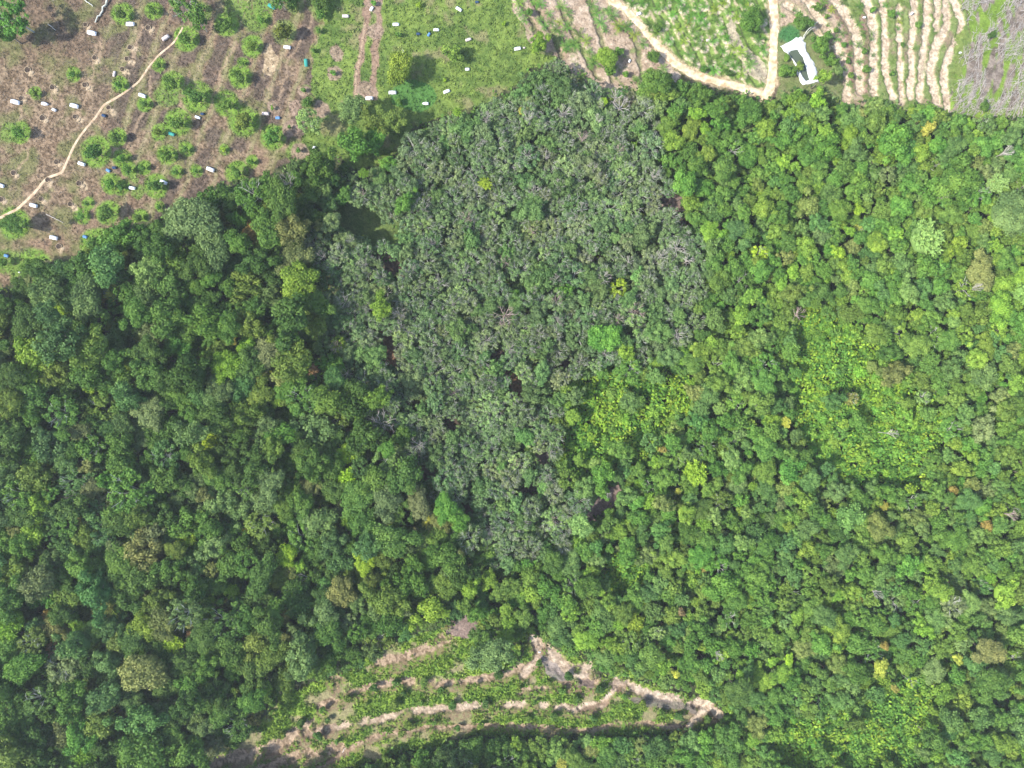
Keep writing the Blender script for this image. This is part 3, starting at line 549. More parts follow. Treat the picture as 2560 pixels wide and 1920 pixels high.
# ---------------------------------------------------------------- the trees: list of dicts first, then objects
TREES = []          # dict(u, v, R(px), sp, pal, h, kind, land)
def add(u, v, R, sp, pal, h, kind, land=False, name=None, rg=None): TREES.append(dict(u=u, v=v, R=R, sp=sp, pal=pal, h=h, kind=kind, land=land, name=name, rg=rg or ('L' if u < 1150 + .25 * max(v - 1300, 0) else 'Q')))
LAND = """367 677 36 broc yellow-lime*pale|278 732 20 loose yellow|258 749 11 bush orange|148 769 18 lobed yellow-lime|58 764 13 lobed lime|492 545 58 dome grey-green|540 618 46 dome grey-green|631 581 21 broc orange|596 552 22 lobed bright green|327 900 25 broc olive lime|570 914 40 dome lime|655 940 26 loose yellow|579 853 16 broc yellow|446 862 32 broc bright green|622 862 28 lobed lime|475 763 24 dome mid green|498 717 25 dome mid green|721 853 28 lobed bright green|814 908 20 lobed bright green|845 911 22 lobed bright green|786 925 14 broc red-brown|953 769 30 broc olive lime|1013 506 25 broc bright green|848 862 19 loose lime|1543 723 22 loose yellow-lime|1509 845 39 dome bright green|1413 729 19 broc bright green|1841 573 25 dome blue-green|1902 633 19 loose yellow-lime|1289 732 12 lobed bright green|2313 596 45 spiky pale green|2311 671 32 lobed bright green|2146 573 12 loose yellow|2094 630 17 lobed yellow-lime|1981 680 17 lobed lime|2449 683 38 dome brown-olive|2389 619 27 broc olive lime|2522 532 50 dome grey-green|2438 894 27 broc olive lime|2235 934 32 broc brown-olive|2146 526 14 broc yellow-lime|1955 711 17 lobed lime|2232 356 42 lobed bright green|2258 385 24 lobed bright green|2395 452 52 dome bright green|2490 460 28 spiky pale green|2123 341 24 dome olive lime|1958 405 20 dome lime|1978 286 22 broc lime|2059 191 18 lobed lime|2313 321 19 broc yellow|2154 286 14 bush brown-olive|704 1084 34 lobed bright green|866 1134 25 lobed yellow-lime|866 1191 30 spiky yellow-lime|900 1050 15 lobed lime|955 1162 33 loose pale green|895 1243 43 dome mid green|1045 1261 34 dome grey-brown|1114 1272 34 dome bright green|1146 1298 28 lobed bright green|1068 1304 14 broc yellow|987 1350 48 dome mid green|718 1385 26 lobed yellow-lime|747 1414 18 lobed lime|912 1405 28 dome yellow-lime|871 1304 20 spiky lime|779 1214 28 broc brown-olive|1068 1405 24 dome bright green|1175 1350 34 rubber grey-green|695 1000 20 dome lime|2380 1226 13 bush orange|2423 1110 23 lobed bright green|2209 1264 12 spiky yellow|1963 1055 15 spiky yellow|2082 1003 25 broc blue-green|2062 1174 19 broc blue-green|1966 1359 22 broc blue-green|2464 1313 14 bush orange|2128 995 17 loose brown-olive|2455 1067 32 broc grey-brown|2308 992 18 loose pale green|2094 1322 28 dome dark green|1737 1180 33 spiky yellow-lime|1694 1226 9 bush_s yellow|1621 1252 22 spiky lime|1757 1310 23 spiky lime|1757 1420 11 bush orange|1656 1125 10 bush orange|1789 1168 25 broc bright green|1755 1272 25 dome mid green|532 1108 27 spiky yellow-lime|203 1299 14 loose yellow|472 1348 21 lobed yellow-lime|78 1151 12 loose yellow|541 1189 38 dome mid green|613 1333 13 lobed yellow|87 1035 32 broc bright green|266 1200 23 lobed bright green|95 1249 35 broc lime|226 974 12 lobed yellow-lime|376 1032 38 dome grey-brown|437 1611 26 spiky yellow-lime|23 1556 44 spiky lime|87 1498 22 spiky bright green|67 1660 42 dome bright green|145 1576 30 dome brown-olive|130 1625 18 loose red-brown|365 1677 52 dome brown-olive|203 1570 22 lobed lime|359 1564 35 broc olive lime|489 1793 22 spiky pale green|87 1819 20 lobed lime|521 1498 16 lobed lime|582 1478 20 spiky lime|475 1706 32 broc bright green|405 1776 28 broc grey-green|217 1894 28 spiky lime|321 1900 30 spiky lime|475 1585 10 bush red-brown|298 1535 18 dome olive lime|121 1535 14 broc orange|1074 1524 38 lobed lime|1138 1524 20 broc blue-green|1190 1535 25 lobed bright green|756 1625 48 broc grey-green|984 1556 35 lobed mid green|854 1478 38 dome brown-olive|1114 1463 32 dome olive green|1175 1469 26 lobed lime|1233 1637 46 dome grey-green|657 1718 25 spiky lime|1621 1478 24 broc blue-green|1804 1463 38 lobed bright green|1549 1561 16 spiky lime|1645 1582 18 loose pale green|1688 1683 10 bush yellow|1404 1909 15 spiky yellow|1850 1689 14 lobed lime|1702 1530 10 bush red-brown|1847 1729 35 dome dark green|2201 1669 20 dome yellow|2053 1683 15 dome mid green|2149 1498 10 bush orange|1972 1648 13 lobed yellow-lime|2279 1706 13 loose yellow-lime|2209 1614 12 bush orange|2235 1721 10 bush orange|2480 1710 40 dome mid green|2383 1515 30 loose grey-brown|2470 1628 35 dome brown-olive|2513 1483 34 broc lime|1929 1654 12 lobed lime|2395 1648 12 broc yellow|1743 286 20 lobed lime|1763 324 15 dome lime|1679 359 25 lobed olive lime|1639 205 34 dome mid green|1583 365 9 bush lime|1509 255 11 spiky yellow-lime|1303 281 10 bush yellow|1213 460 18 spiky yellow-lime|909 434 14 spiky lime|877 275 33 dome grey-green|886 356 43 lobed bright green|940 350 30 lobed bright green|981 301 33 broc olive green|938 312 30 broc olive green|800 418 45 broc mid green|773 304 31 loose pale green|1143 281 12 spiky lime|970 411 22 lobed bright green|468 20 38 loose mid green|500 58 18 loose mid green|28 38 44 loose bright green|12 80 30 broc mid green|700 0 22 loose mid green|2040 255 20 broc lime|2330 1845 30 broc mid green|2440 1850 28 broc bright green|60 560 10 bush mid green"""
for ln in LAND.split('|'):
    a = ln.split(); u, v, R = float(a[0]), float(a[1]), float(a[2]); sp = a[3]; pal = ' '.join(a[4:])
    pal = 'pale green' if pal.endswith('*pale') else pal
    if v < 420 and u < 1000: h = R / 10 * 1.5 + 1.2
    elif u < 1250 or v > 1500: h = 6.5 + R / 10 * 1.15
    else: h = 5.5 + R / 10 * .8
    kind = {'spiky': 'spiky-crowned tree', 'dome': 'domed tree', 'rubber': 'rubber tree'}.get(sp, 'broadleaf tree')
    add(u, v, R, sp, pal, h, kind, True)
# generic canopy, thrown with spacing by size
cells = {}
def near(u, v, R, f):
    cu, cv = int(u // 80), int(v // 80)
    for i in (-1, 0, 1):
        for j in (-1, 0, 1):
            for (a, b, r) in cells.get((cu + i, cv + j), ()):
                if (a - u) ** 2 + (b - v) ** 2 < (f * (R + r)) ** 2: return True
    return False
def mark(u, v, R): cells.setdefault((int(u // 80), int(v // 80)), []).append((u, v, R))
for t in TREES: mark(t['u'], t['v'], t['R'])
def pick(d): 
    k = list(d); return k[int(RNG.choice(len(k), p=np.array([d[x] for x in k]) / sum(d.values())))]
N = 60000
CU = RNG.uniform(-150, 2710, N); CV = RNG.uniform(-60, 2070, N)
dC = pdist(CU, CV, CLEAR); inC = inpoly(CU, CV, CLEAR); inT = inpoly(CU, CV, TERR); dT = pdist(CU, CV, TERR + TERR[:1])
jr = RNG.normal(0, 20, (2, N)); inR = inpoly(CU + (fbm(CU, CV, 60, 5) - .5) * 90 + jr[0], CV + (fbm(CU, CV, 60, 6) - .5) * 60 + jr[1], RUB); inS = np.zeros(N, bool)
js = RNG.normal(0, 11, (2, N))
for i_, s in enumerate(SCRUB):
    q_ = inpoly(CU + (fbm(CU, CV, 50, 15) - .5) * 90 + js[0], CV + (fbm(CU, CV, 50, 16) - .5) * 90 + js[1], s)
    if i_ == 3: inB = q_
    else: inS |= q_
inS &= ~(fbm(CU, CV, 42, 205) > .74)
gap = np.zeros(N, bool); dG = np.full(N, 1e9)
for g, k in GAPS: gap |= inpoly(CU, CV, g); dG = np.minimum(dG, pdist(CU, CV, g + g[:1]))
pn = fbm(CU, CV, 110, 201); pn2 = fbm(CU, CV, 70, 202); pn3 = fbm(CU, CV, 240, 203)
def region(i): return 'S' if inS[i] else 'R' if inR[i] else ('L' if CU[i] < 1150 + .25 * max(CV[i] - 1300, 0) else 'Q')
def throw(i0, i1, Rr, f, low=False):
    for i in range(i0, i1):
        if inC[i] or inT[i] or gap[i]: continue
        u, v = CU[i], CV[i]; rg = region(i)
        if rg == 'S' and not low: continue
        lo, hi = Rr[rg]; R = RNG.uniform(lo, hi) if RNG.random() < .8 else RNG.uniform((lo + hi) / 2, hi * 1.15)
        if dC[i] < R * .75 or dT[i] < R * .8 or dG[i] < R * .55 or near(u, v, R, f): continue
        if low and rg != 'S': h = {'L': 4.5, 'R': 4.5, 'Q': 3.6}[rg] + RNG.uniform(-1, 1)
        elif rg == 'S': h = 1.3 + RNG.uniform(0, 1.2)
        else: h = {'L': 5.8 + R / 10 * 1.25, 'R': 7.2, 'Q': 4.8 + R / 10 * .9}[rg] + RNG.normal(0, {'L': 1.9, 'R': .7, 'Q': .9}[rg])
        if dC[i] < 40 or dT[i] < 40: h *= .6
        if inB[i]: h = 1.2 + R / 14
        a, b = pn[i], pn2[i]
        if rg == 'R':
            pal = pick({'grey-green': 6, 'mid green': 1.4, 'grey-brown': .9, 'blue-green': .8, 'pale green': .9, 'bright green': .35, 'dark green': .6}); sp = pick({'rubber': 8, 'loose': 1.2, 'broc': .5}); kind = 'rubber tree'
            if pal in ('mid green', 'bright green'): sp = 'broc'
        elif rg == 'L':
            pal = pick({'dark green': 3.2 + 5 * max(0, .55 - a), 'mid green': 3.6, 'olive green': 2.0 * (.4 + b), 'blue-green': 1.0, 'grey-green': 1.6, 'bright green': .45, 'lime': .2, 'brown-olive': .4, 'grey-brown': .25})
            sp = pick({'broc': 4, 'lobed': 2.6, 'dome': 2, 'loose': 1.4}); kind = 'broadleaf tree'
        elif rg == 'Q':
            if pn3[i] > .52 or u > 2350: w_ = {'mid green': 3.6, 'olive green': 3.2, 'olive lime': 1.1, 'grey-green': 1.7, 'blue-green': 1.3, 'brown-olive': .35, 'lime': .35, 'bright green': .8, 'grey-brown': .2, 'pale green': .3}
            else: w_ = {'mid green': 3.4, 'olive green': 2.6, 'bright green': 1.3, 'olive lime': 1.2, 'lime': .7, 'blue-green': 1.3, 'grey-green': 1.2, 'dark green': .7, 'brown-olive': .25, 'yellow-lime': .10, 'pale green': .3}
            pal = pick(w_); sp = pick({'broc': 3.6, 'lobed': 2.6, 'dome': 2.4, 'loose': 1.2, 'spiky': .45}); kind = 'young tree'
        else:
            pal = pick({'lime': 2.6, 'olive lime': 3.0, 'bright green': 3, 'yellow-lime': .25, 'olive green': 2.5, 'mid green': 2}); sp = 'bush'; kind = 'scrub'
        if low: kind = 'scrub' if rg == 'S' else 'under'; sp = 'bush' if sp != 'rubber' else 'loose'
        add(u, v, R, sp, pal, h, kind, rg=rg); mark(u, v, R)
throw(0, 4000, {'L': (33, 47), 'R': (25, 33), 'Q': (21, 30), 'S': (0, 0)}, .66)
throw(4000, 16000, {'L': (25, 36), 'R': (20, 28), 'Q': (15, 23), 'S': (0, 0)}, .62)
throw(16000, 34000, {'L': (15, 25), 'R': (15, 22), 'Q': (10, 16), 'S': (0, 0)}, .60)
throw(34000, 60000, {'L': (11, 17), 'R': (11, 16), 'Q': (8, 13), 'S': (8, 17)}, .46, True)
# isolated trees around the edge of the frame (top left) and orchard
ORDW = ['nearest', 'second', 'third', 'fourth', 'fifth', 'sixth', 'seventh', 'eighth', 'ninth', 'tenth', 'eleventh', 'twelfth', 'thirteenth', 'fourteenth', 'fifteenth', 'sixteenth', 'seventeenth', 'eighteenth', 'nineteenth', 'twentieth']
def band(x, words):
    th = (.10, .25, .42, .58, .75, .90)
    for i, t_ in enumerate(th):
        if x < t_: return words[i]
    return words[6]
def where(u, v):
    return band(v / 1920, ['at top', 'near top', 'above middle', 'mid height', 'below middle', 'near bottom', 'at bottom']) + ', ' + band(u / 2560, ['far left', 'left', 'centre-left', 'centre', 'centre-right', 'right', 'far right'])
PN = {'yellow-lime': 'yellow-green', 'lime': 'lime green', 'olive lime': 'yellowish olive', 'olive dark': 'dark olive', 'brown-olive': 'brownish olive', 'orange': 'orange-leaved', 'yellow': 'yellow-leaved', 'red-brown': 'red-brown', 'grey-brown': 'grey-brown', 'pale green': 'pale green'}
TEX = {'lobed': 'rounded', 'broc': 'bumpy', 'dome': 'smooth domed', 'loose': 'loose', 'rubber': 'sparse', 'spiky': 'spiky', 'bush': 'bushy', 'bush_s': 'bushy'}
def size(R): return 'large' if R > 36 else 'medium' if R > 21 else 'small'
used = {}
def uniq(base, u, v):
    """make a label unique by adding which one it is"""
    used.setdefault(base, []).append((u, v)); return base
def labels_for(items, fmt):
    groups = {}
    for t in items: groups.setdefault(fmt(t), []).append(t)
    for base, g in groups.items():
        if len(g) == 1: g[0]['label'] = base
        else:
            g.sort(key=lambda t: t['u']); words = {2: ['left one of two', 'right one of two'], 3: ['leftmost of three', 'middle of three', 'rightmost of three']}.get(len(g))
            for i, t in enumerate(g): t['label'] = base + ', ' + (words[i] if words else ('leftmost' if i == 0 else ORDW[i] + ' from left'))
landm = [t for t in TREES if t['land']]
labels_for(landm, lambda t: f"{size(t['R'])} {PN.get(t['pal'], t['pal'])} tree, {TEX[t['sp']]} crown, {where(t['u'], t['v'])}")
vis = lambda t: -5 < t['u'] < 2565 and -5 < t['v'] < 1925
ind = list(landm)
for kind in ('broadleaf tree', 'rubber tree', 'young tree'):
    c = sorted([t for t in TREES if not t['land'] and t['kind'] == kind and vis(t)], key=lambda t: -t['R'])
    base = sum(1 for t in landm if t['kind'] == kind)
    ind += c[:295 - base]
ids = set(id(t) for t in ind)
ANCH = [t for t in landm if t['pal'] in ('yellow', 'orange', 'red-brown', 'yellow-lime', 'lime', 'bright green', 'brown-olive', 'pale green', 'grey-brown', 'blue-green', 'grey-green')]
DIRW = ['right', 'upper right', 'above', 'upper left', 'left', 'lower left', 'below', 'lower right']
byk = {}
short = {}
labels_short = {}
for t in ANCH:
    s = f"{PN.get(t['pal'], t['pal'])} {TEX[t['sp']]} tree {where(t['u'], t['v'])}"; labels_short.setdefault(s, []).append(t)
ANCH = [g[0] for s, g in labels_short.items() if len(g) == 1]
for s, g in labels_short.items():
    if len(g) == 1: short[id(g[0])] = s
AP = np.array([(t['u'], t['v']) for t in ANCH])
for t in ind:
    if t['land']: continue
    d = np.hypot(AP[:, 0] - t['u'], AP[:, 1] - t['v']); k = int(d.argmin()); a = ANCH[k]
    dr = int(round(math.atan2(a['v'] - t['v'], t['u'] - a['u']) / (math.pi / 4))) % 8
    byk.setdefault((k, dr, t['pal'], 'rubber tree' if t['kind'] == 'rubber tree' else 'tree'), []).append((d[k], t))
for (k, dr, pal, kind), g in byk.items():
    g.sort(key=lambda x: x[0])
    for i, (d, t) in enumerate(g):
        dw = {'right': 'right of', 'left': 'left of', 'above': 'above', 'below': 'below'}.get(DIRW[dr], DIRW[dr] + ' of')
        t['label'] = f"{PN.get(pal, pal)} {'rubber ' if kind == 'rubber tree' else ''}tree, {ORDW[min(i, 19)] + ' ' if len(g) > 1 else ''}{dw} {short[id(ANCH[k])]}"
GRP = {'broadleaf tree': 'tall broadleaf trees of the forest', 'rubber tree': 'grey-green rubber trees in the middle of the wood', 'young tree': 'young trees of the bright forest on the right', 'domed tree': 'smooth domed tree crowns in the forest', 'spiky-crowned tree': 'spiky-crowned trees standing out of the forest'}
MEAN = {'L': (0.100, 0.198, 0.034), 'Q': (0.136, 0.280, 0.050), 'R': (0.160, 0.255, 0.100), 'S': (0.155, 0.330, 0.050)}
def tcol(t):
    m = np.array(MEAN[t['rg']]); k = {'L': .32, 'Q': .46, 'R': .50, 'S': .70}[t['rg']]
    if t['land']: k = .34 if t['pal'] in ('yellow-lime', 'yellow', 'orange', 'lime', 'olive lime', 'pale green') else .22
    c = np.array(PAL[t['pal']]) * (1 - k) + m * k
    c = c * (1 + RNG.normal(0, .09)) * (1 + RNG.normal(0, .04, 3)); return np.clip(c, .01, .9)
def pcol(pal, s=.11):
    c = np.array(PAL[pal]) * (1 + RNG.normal(0, s)); c = c * (1 + RNG.normal(0, .06, 3)); return np.clip(c, .01, .9)
def proto(sp, R):
    k = sp
    if sp in ('lobed', 'broc', 'dome', 'loose') and R < 24: k = sp + '_s'
    if sp == 'bush' and R < 11: k = 'bush_s'
    L = PROTO[k]; return L[int(RNG.integers(len(L)))]
def place_tree(t, group=None, nm=None):
    h = t['h']; x, y = world(t['u'], t['v'], h); Rm = t['R'] / 10 * (H - h) / H * 1.08
    root = obj(nm or {'rubber tree': 'rubber_tree', 'young tree': 'young_tree', 'domed tree': 'domed_tree', 'spiky-crowned tree': 'spiky_tree'}.get(t['kind'], 'broadleaf_tree'), None, None, (x, y, 0), None, (0, 0, RNG.uniform(0, 6.28)))
    tag(root, t['label'], 'tree', group or GRP.get(t['kind']))
    pr = proto(t['sp'], t['R']); q = RNG.uniform(.86, 1.16); c = obj('crown', pr[3], root, (0, 0, h)); c.scale = (Rm * q, Rm / q, Rm * RNG.uniform(.85, 1.2)); c.color = (*tcol(t), 1)
    tk = TRUNK['rubber' if t['sp'] == 'rubber' else 'loose' if t['sp'] == 'loose' else 'std' if h > 3 else 'tiny']; o = obj('trunk', tk[int(RNG.integers(len(tk)))][2], root); o.scale = (Rm, Rm, h)
    return root
for t in ind: place_tree(t)
# the rest of the wood: one mass
def mass(name, items, group_trunk=True):
    Vs, Fs, Ts, Cs, Ms = [], [], [], [], []; o = 0
    for t in items:
        h = t['h']; x, y = world(t['u'], t['v'], h); Rm = t['R'] / 10 * (H - h) / H * 1.08; a = RNG.uniform(0, 6.28); ca, sa = math.cos(a), math.sin(a)
        V, F, T, _ = proto(t['sp'], t['R']); X = V[:, 0] * Rm; Y = V[:, 1] * Rm
        Vs.append(np.stack([x + X * ca - Y * sa, y + X * sa + Y * ca, h + V[:, 2] * Rm * RNG.uniform(.85, 1.2)], -1).astype(np.float32))
        Fs.append((F + o).astype(np.int32)); Ts.append(T); Cs.append(np.tile(np.append(tcol(t), 1), (len(F), 1)).astype(np.float32)); Ms.append(np.zeros(len(F), np.int32)); o += len(V)
        if t['kind'] != 'scrub':
            tk = TRUNK['rubber' if t['sp'] == 'rubber' else 'tiny']; V, F, _ = tk[int(RNG.integers(len(tk)))]; X = V[:, 0] * Rm; Y = V[:, 1] * Rm
            Vs.append(np.stack([x + X * ca - Y * sa, y + X * sa + Y * ca, V[:, 2] * h], -1).astype(np.float32)); Fs.append((F + o).astype(np.int32)); Ts.append(np.full(len(F), .5)); Cs.append(np.ones((len(F), 4), np.float32)); Ms.append(np.full(len(F), 1 if t['sp'] == 'rubber' else 2, np.int32)); o += len(V)
    me = mesh(name, np.concatenate(Vs), np.concatenate(Fs), [M_LEAFC, M_PALE, M_BARK], np.concatenate(Ms), {'tint': np.concatenate(Ts), 'Col': np.concatenate(Cs)})
    return obj(name, me)
rest = [t for t in TREES if id(t) not in ids]
tag(mass('forest', [t for t in rest if t['kind'] not in ('scrub',)]), 'mass of smaller green tree crowns filling the forest between the larger trees', 'forest', kind='stuff')
tag(mass('scrub', [t for t in rest if t['kind'] == 'scrub']), 'low bright lime green scrub and creepers covering parts of the forest', 'scrub', kind='stuff')

# ---------------------------------------------------------------- orchard and scattered trees
VW = ['at top', 'upper', 'lower']
def side(u, v):
    if u > 2000: return 'on the terraces'
    if u > 1925: return 'beside the pond'
    if u > 1530: return 'right of the dirt road'
    if u > 1290: return 'left of the dirt road'
    if u > 760: return 'on the green lawn'
    yy = np.interp(u, [p[0] for p in PATH1[::-1]], [p[1] for p in PATH1[::-1]])
    return 'above the footpath' if (v < yy and u < 457) else 'below the footpath'
OT = []
a_ok = lambda u: u < 760
for u, v, d, pal in ORCH:
    R = d / 3.456 / 2
    pal = {'dark green': 'dark green' if (int(u) % 2) else 'mid green'}.get(pal, pal); OT.append(dict(u=u, v=v, R=R * (.76 if a_ok(u) else .95), pal=pal, sp='broc' if R > 12 else 'bush_s', h=max(.5, R / 10 * 1.25), kind='orchard tree', rg='Q', land=True))
labels_for(OT, lambda t: f"{'large' if t['R'] > 25 else 'medium' if t['R'] > 13 else 'tiny'} {PN.get(t['pal'], t['pal'])} tree {side(t['u'], t['v'])}, {where(t['u'], t['v'])}")
for t in OT:
    t['sp'] = {0: 'broc', 1: 'dome'}[int(RNG.integers(2))] if t['R'] > 20 else ('lobed' if t['R'] > 9 else 'bush_s')
    place_tree(t, 'orchard trees spread over the clearings', 'orchard_tree')
SH = c1([(1215, 910), (1020, 960), (790, 1055), (575, 1150), (390, 1270), (230, 1370), (1450, 910), (1280, 1010), (1200, 1100), (1700, 1110), (1980, 1100), (1320, 1280), (1540, 1270), (540, 1380), (950, 1110), (1600, 980), (620, 1240), (1260, 1360), (1430, 1100), (1740, 1310), (1940, 1290), (700, 1430), (2100, 850), (1890, 940)], 3.456, 640, 1440) + \
     c1([(230, 750), (490, 860), (320, 920), (970, 1040), (760, 970), (1040, 1250), (1690, 1230), (200, 1090), (60, 980), (430, 990), (560, 1060), (1130, 1110), (1300, 1180), (700, 1230), (130, 1230), (360, 1210), (1440, 1210)], 3.456, 1280, 1440)
SH = [dict(u=u, v=v, R=RNG.uniform(6, 13), pal=('mid green', 'dark green', 'olive green')[i % 3], h=1.0, sp='bush', kind='shrub', rg='Q', land=True) for i, (u, v) in enumerate(SH)]
SH.sort(key=lambda t: t['v'])
for k, tier in enumerate(('topmost', 'second', 'third', 'fourth', 'lowest')):
    g = sorted(SH[k * 9:(k + 1) * 9] if k < 4 else SH[36:], key=lambda t: t['u'])
    for i, t in enumerate(g): t['label'] = f"young {t['pal']} shrub on the bottom terraces, {tier} tier, {ORDW[i] + ' from left' if i else 'leftmost'}"
for t in SH: place_tree(t, 'young shrubs planted along the bottom terraces', 'terrace_shrub')

# ---------------------------------------------------------------- palms
def frond(rng, a, L, droop, nleaf=11, wl=.16):
    k = 6; t = np.linspace(0, 1, k); r = L * (t * .95); z = L * (.62 * t - droop * t * t)
    P = np.stack([np.cos(a) * r, np.sin(a) * r, z], -1); parts = [tube(P, np.linspace(.022, .008, k) * L, 3)]
    s = np.array([-math.sin(a), math.cos(a), 0]); f = np.array([math.cos(a), math.sin(a), 0])
    for i in range(nleaf):
        tt = .16 + .84 * i / nleaf; p = np.array([np.interp(tt, t, P[:, c]) for c in range(3)]); ln = wl * L * 1.15 * math.sin(math.pi * min(.95, .25 + tt * .7)) + .03
        for sg in (-1, 1):
            e = p + sg * s * ln * .8 + f * ln * .7 + np.array([0, 0, -.10 * ln + rng.normal(0, .02)]); m = (p + e) / 2; wv2 = f * .036 * L
            parts.append((np.array([p, m - wv2 * .8, e, m + wv2 * .8]), np.array([[0, 1, 2, 3]])))
    return join(parts)
M_STEM = M_BARK
PP = []
for i in range(7):
    rng = np.random.default_rng(900 + i); n = int(rng.integers(7, 11)); ps = []; tt = []
    for j in range(n):
        V, F = frond(rng, j * 2.39996 + rng.normal(0, .15), rng.uniform(.85, 1.15), rng.uniform(.30, .6)); ps.append((V, F)); tt.append(np.full(len(F), np.clip(rng.normal(.5, .2), 0, 1)))
    V, F = join(ps); PP.append((mesh('fronds', V, F, [M_LEAF], fattr={'tint': np.concatenate(tt)})))
V, F = tube([(0, 0, -.02), (0, 0, .6), (0, 0, 1)], [.16, .14, .10], 6); PSTEM = mesh('trunk', V, F, [M_STEM])
def palms(lst, plot, grp, tiers, Rm):
    L = sorted(lst, key=lambda p: p[1]); per = math.ceil(len(L) / len(tiers))
    for k, tier in enumerate(tiers):
        g = sorted(L[k * per:(k + 1) * per], key=lambda p: p[0])
        for i, (u, v, *_) in enumerate(g):
            R = RNG.uniform(*Rm); h = .6; x, y = world(u, v, h + .3)
            r = tag(obj('young_palm', None, None, (x, y, 0), None, (RNG.normal(0, .05), RNG.normal(0, .05), RNG.uniform(0, 6.28))), f"young palm {plot}, {tier} tier, {ORDW[i] + ' from left' if i else 'leftmost'}", 'palm', grp)
            c = obj('fronds', PP[int(RNG.integers(7))], r, (0, 0, h)); c.scale = (R, R, R); q = RNG.random()
            c.color = (*pcol('bright green' if q < .5 else 'olive lime' if q < .65 else 'mid green' if q < .96 else 'lime', .12), 1)
            s_ = obj('trunk', PSTEM, r); s_.scale = (1.1, 1.1, h)
palms(PALM, 'on pale soil left of the dirt road', 'young palms left of the dirt road', ['top', 'second', 'third', 'lowest'], (1.2, 2.1))
palms(PALM2, 'in the green plot right of the road', 'young palms in the green plot', ['top', 'second', 'third', 'fourth', 'lowest'], (1.3, 2.1))
palms(PALM3, 'on the striped terraces', 'young palms on the striped terraces', ['top', 'second', 'third', 'lowest'], (.8, 1.5))
x, y = world(1807, 882, 7); r = tag(obj('tall_palm', None, None, (x, y, 0)), 'tall palm with long star-like yellow-green fronds standing out of the wood', 'palm')
o = obj('trunk', PSTEM, r); o.scale = (1.6, 1.6, 7)
rng = np.random.default_rng(5)
for j in range(13):
    V, F = frond(rng, j * 2.39996, rng.uniform(.85, 1.1), rng.uniform(.55, .85), 13, .10)
    o = obj('frond', mesh('frond', V, F, [M_LEAF], fattr={'tint': np.full(len(F), .6)}), r, (0, 0, 7)); o.scale = (2.5,) * 3; o.color = (*PAL['olive lime'], 1)

# ---------------------------------------------------------------- dead trees, logs, poles
DT = {}
for nm, m_ in (('pale', M_DEAD), ('pink', M_DEADP)): DT[nm] = [mesh('branches', *limbs(700 + i, .98, 9, 3, .05, 1.0, .22), [m_]) for i in range(4)]
DTR = {nm: mesh('trunk', *tube([(0, 0, -.02), (.02, .01, .5), (0, .02, .97)], [.07, .06, .05], 6), [m_]) for nm, m_ in (('pale', M_DEAD), ('pink', M_DEADP))}
DEAD = [dict(u=a, v=b, R=c, c=d) for a, b, c, d in [(999, 787, 22, 'pale'), (1001, 816, 17, 'pale'), (1262, 787, 34, 'pink'), (1590, 775, 26, 'pink'), (1694, 619, 25, 'pale'), (1511, 694, 20, 'pale'), (1995, 787, 20, 'pink'), (955, 1058, 38, 'pale'),
        (1045, 1113, 25, 'pale'), (1378, 1134, 15, 'pale'), (150, 1045, 17, 'pale'), (185, 1235, 20, 'pale'), (2525, 1287, 14, 'pink'), (1795, 1637, 13, 'pale'), (2192, 1483, 13, 'pale'), (1551, 266, 27, 'pale'), (1410, 280, 22, 'pale'), (1540, 240, 18, 'pale'),
        (721, 454, 24, 'pale'), (398, 772, 18, 'pale'), (278, 690, 20, 'pale'), (1263, 655, 18, 'pink'), (1390, 700, 16, 'pale'), (1165, 545, 20, 'pink'), (1335, 868, 17, 'pale'), (1455, 522, 16, 'pale'), (1212, 905, 18, 'pale'), (1098, 905, 15, 'pale'),
        (1655, 640, 17, 'pale'), (1720, 650, 16, 'pale'), (1130, 760, 15, 'pale'), (1290, 1155, 14, 'pink'), (2230, 1085, 12, 'pale'), (2440, 720, 12, 'pale'), (1520, 1235, 10, 'pale'), (910, 660, 15, 'pale'), (805, 640, 14, 'pale'), (2355, 490, 13, 'pink'), (2515, 380, 14, 'pale'), (1350, 830, 14, 'pale'), (1060, 520, 15, 'pale'), (1480, 790, 14, 'pale')]]
nd = 0
for i in range(4000):
    if inR[i] and not gap[i] and dG[i] > 12 and min(math.hypot(CU[i] - d['u'], CV[i] - d['v']) for d in DEAD) > 46:
        DEAD.append(dict(u=CU[i], v=CV[i], R=RNG.uniform(12, 19), c='pale' if RNG.random() < .75 else 'pink')); nd += 1
    if nd >= 48: break
labels_for(DEAD, lambda t: f"leafless {'large' if t['R'] > 23 else 'small'} dead tree with {'pinkish' if t['c'] == 'pink' else 'pale grey'} branches, {where(t['u'], t['v'])}")
for t in DEAD:
    h = 9.0 if 850 < t['u'] < 1750 else 9.5; x, y = world(t['u'], t['v'], h); Rm = t['R'] / 10 * (H - h) / H
    r = tag(obj('dead_tree', None, None, (x, y, 0), None, (0, 0, RNG.uniform(0, 6.28))), t['label'], 'dead tree', 'leafless dead trees in the wood')
    o = obj('branches', DT[t['c']][int(RNG.integers(4))], r, (0, 0, 0)); o.scale = (Rm, Rm, h); o = obj('trunk', DTR[t['c']], r); o.scale = (Rm, Rm, h)
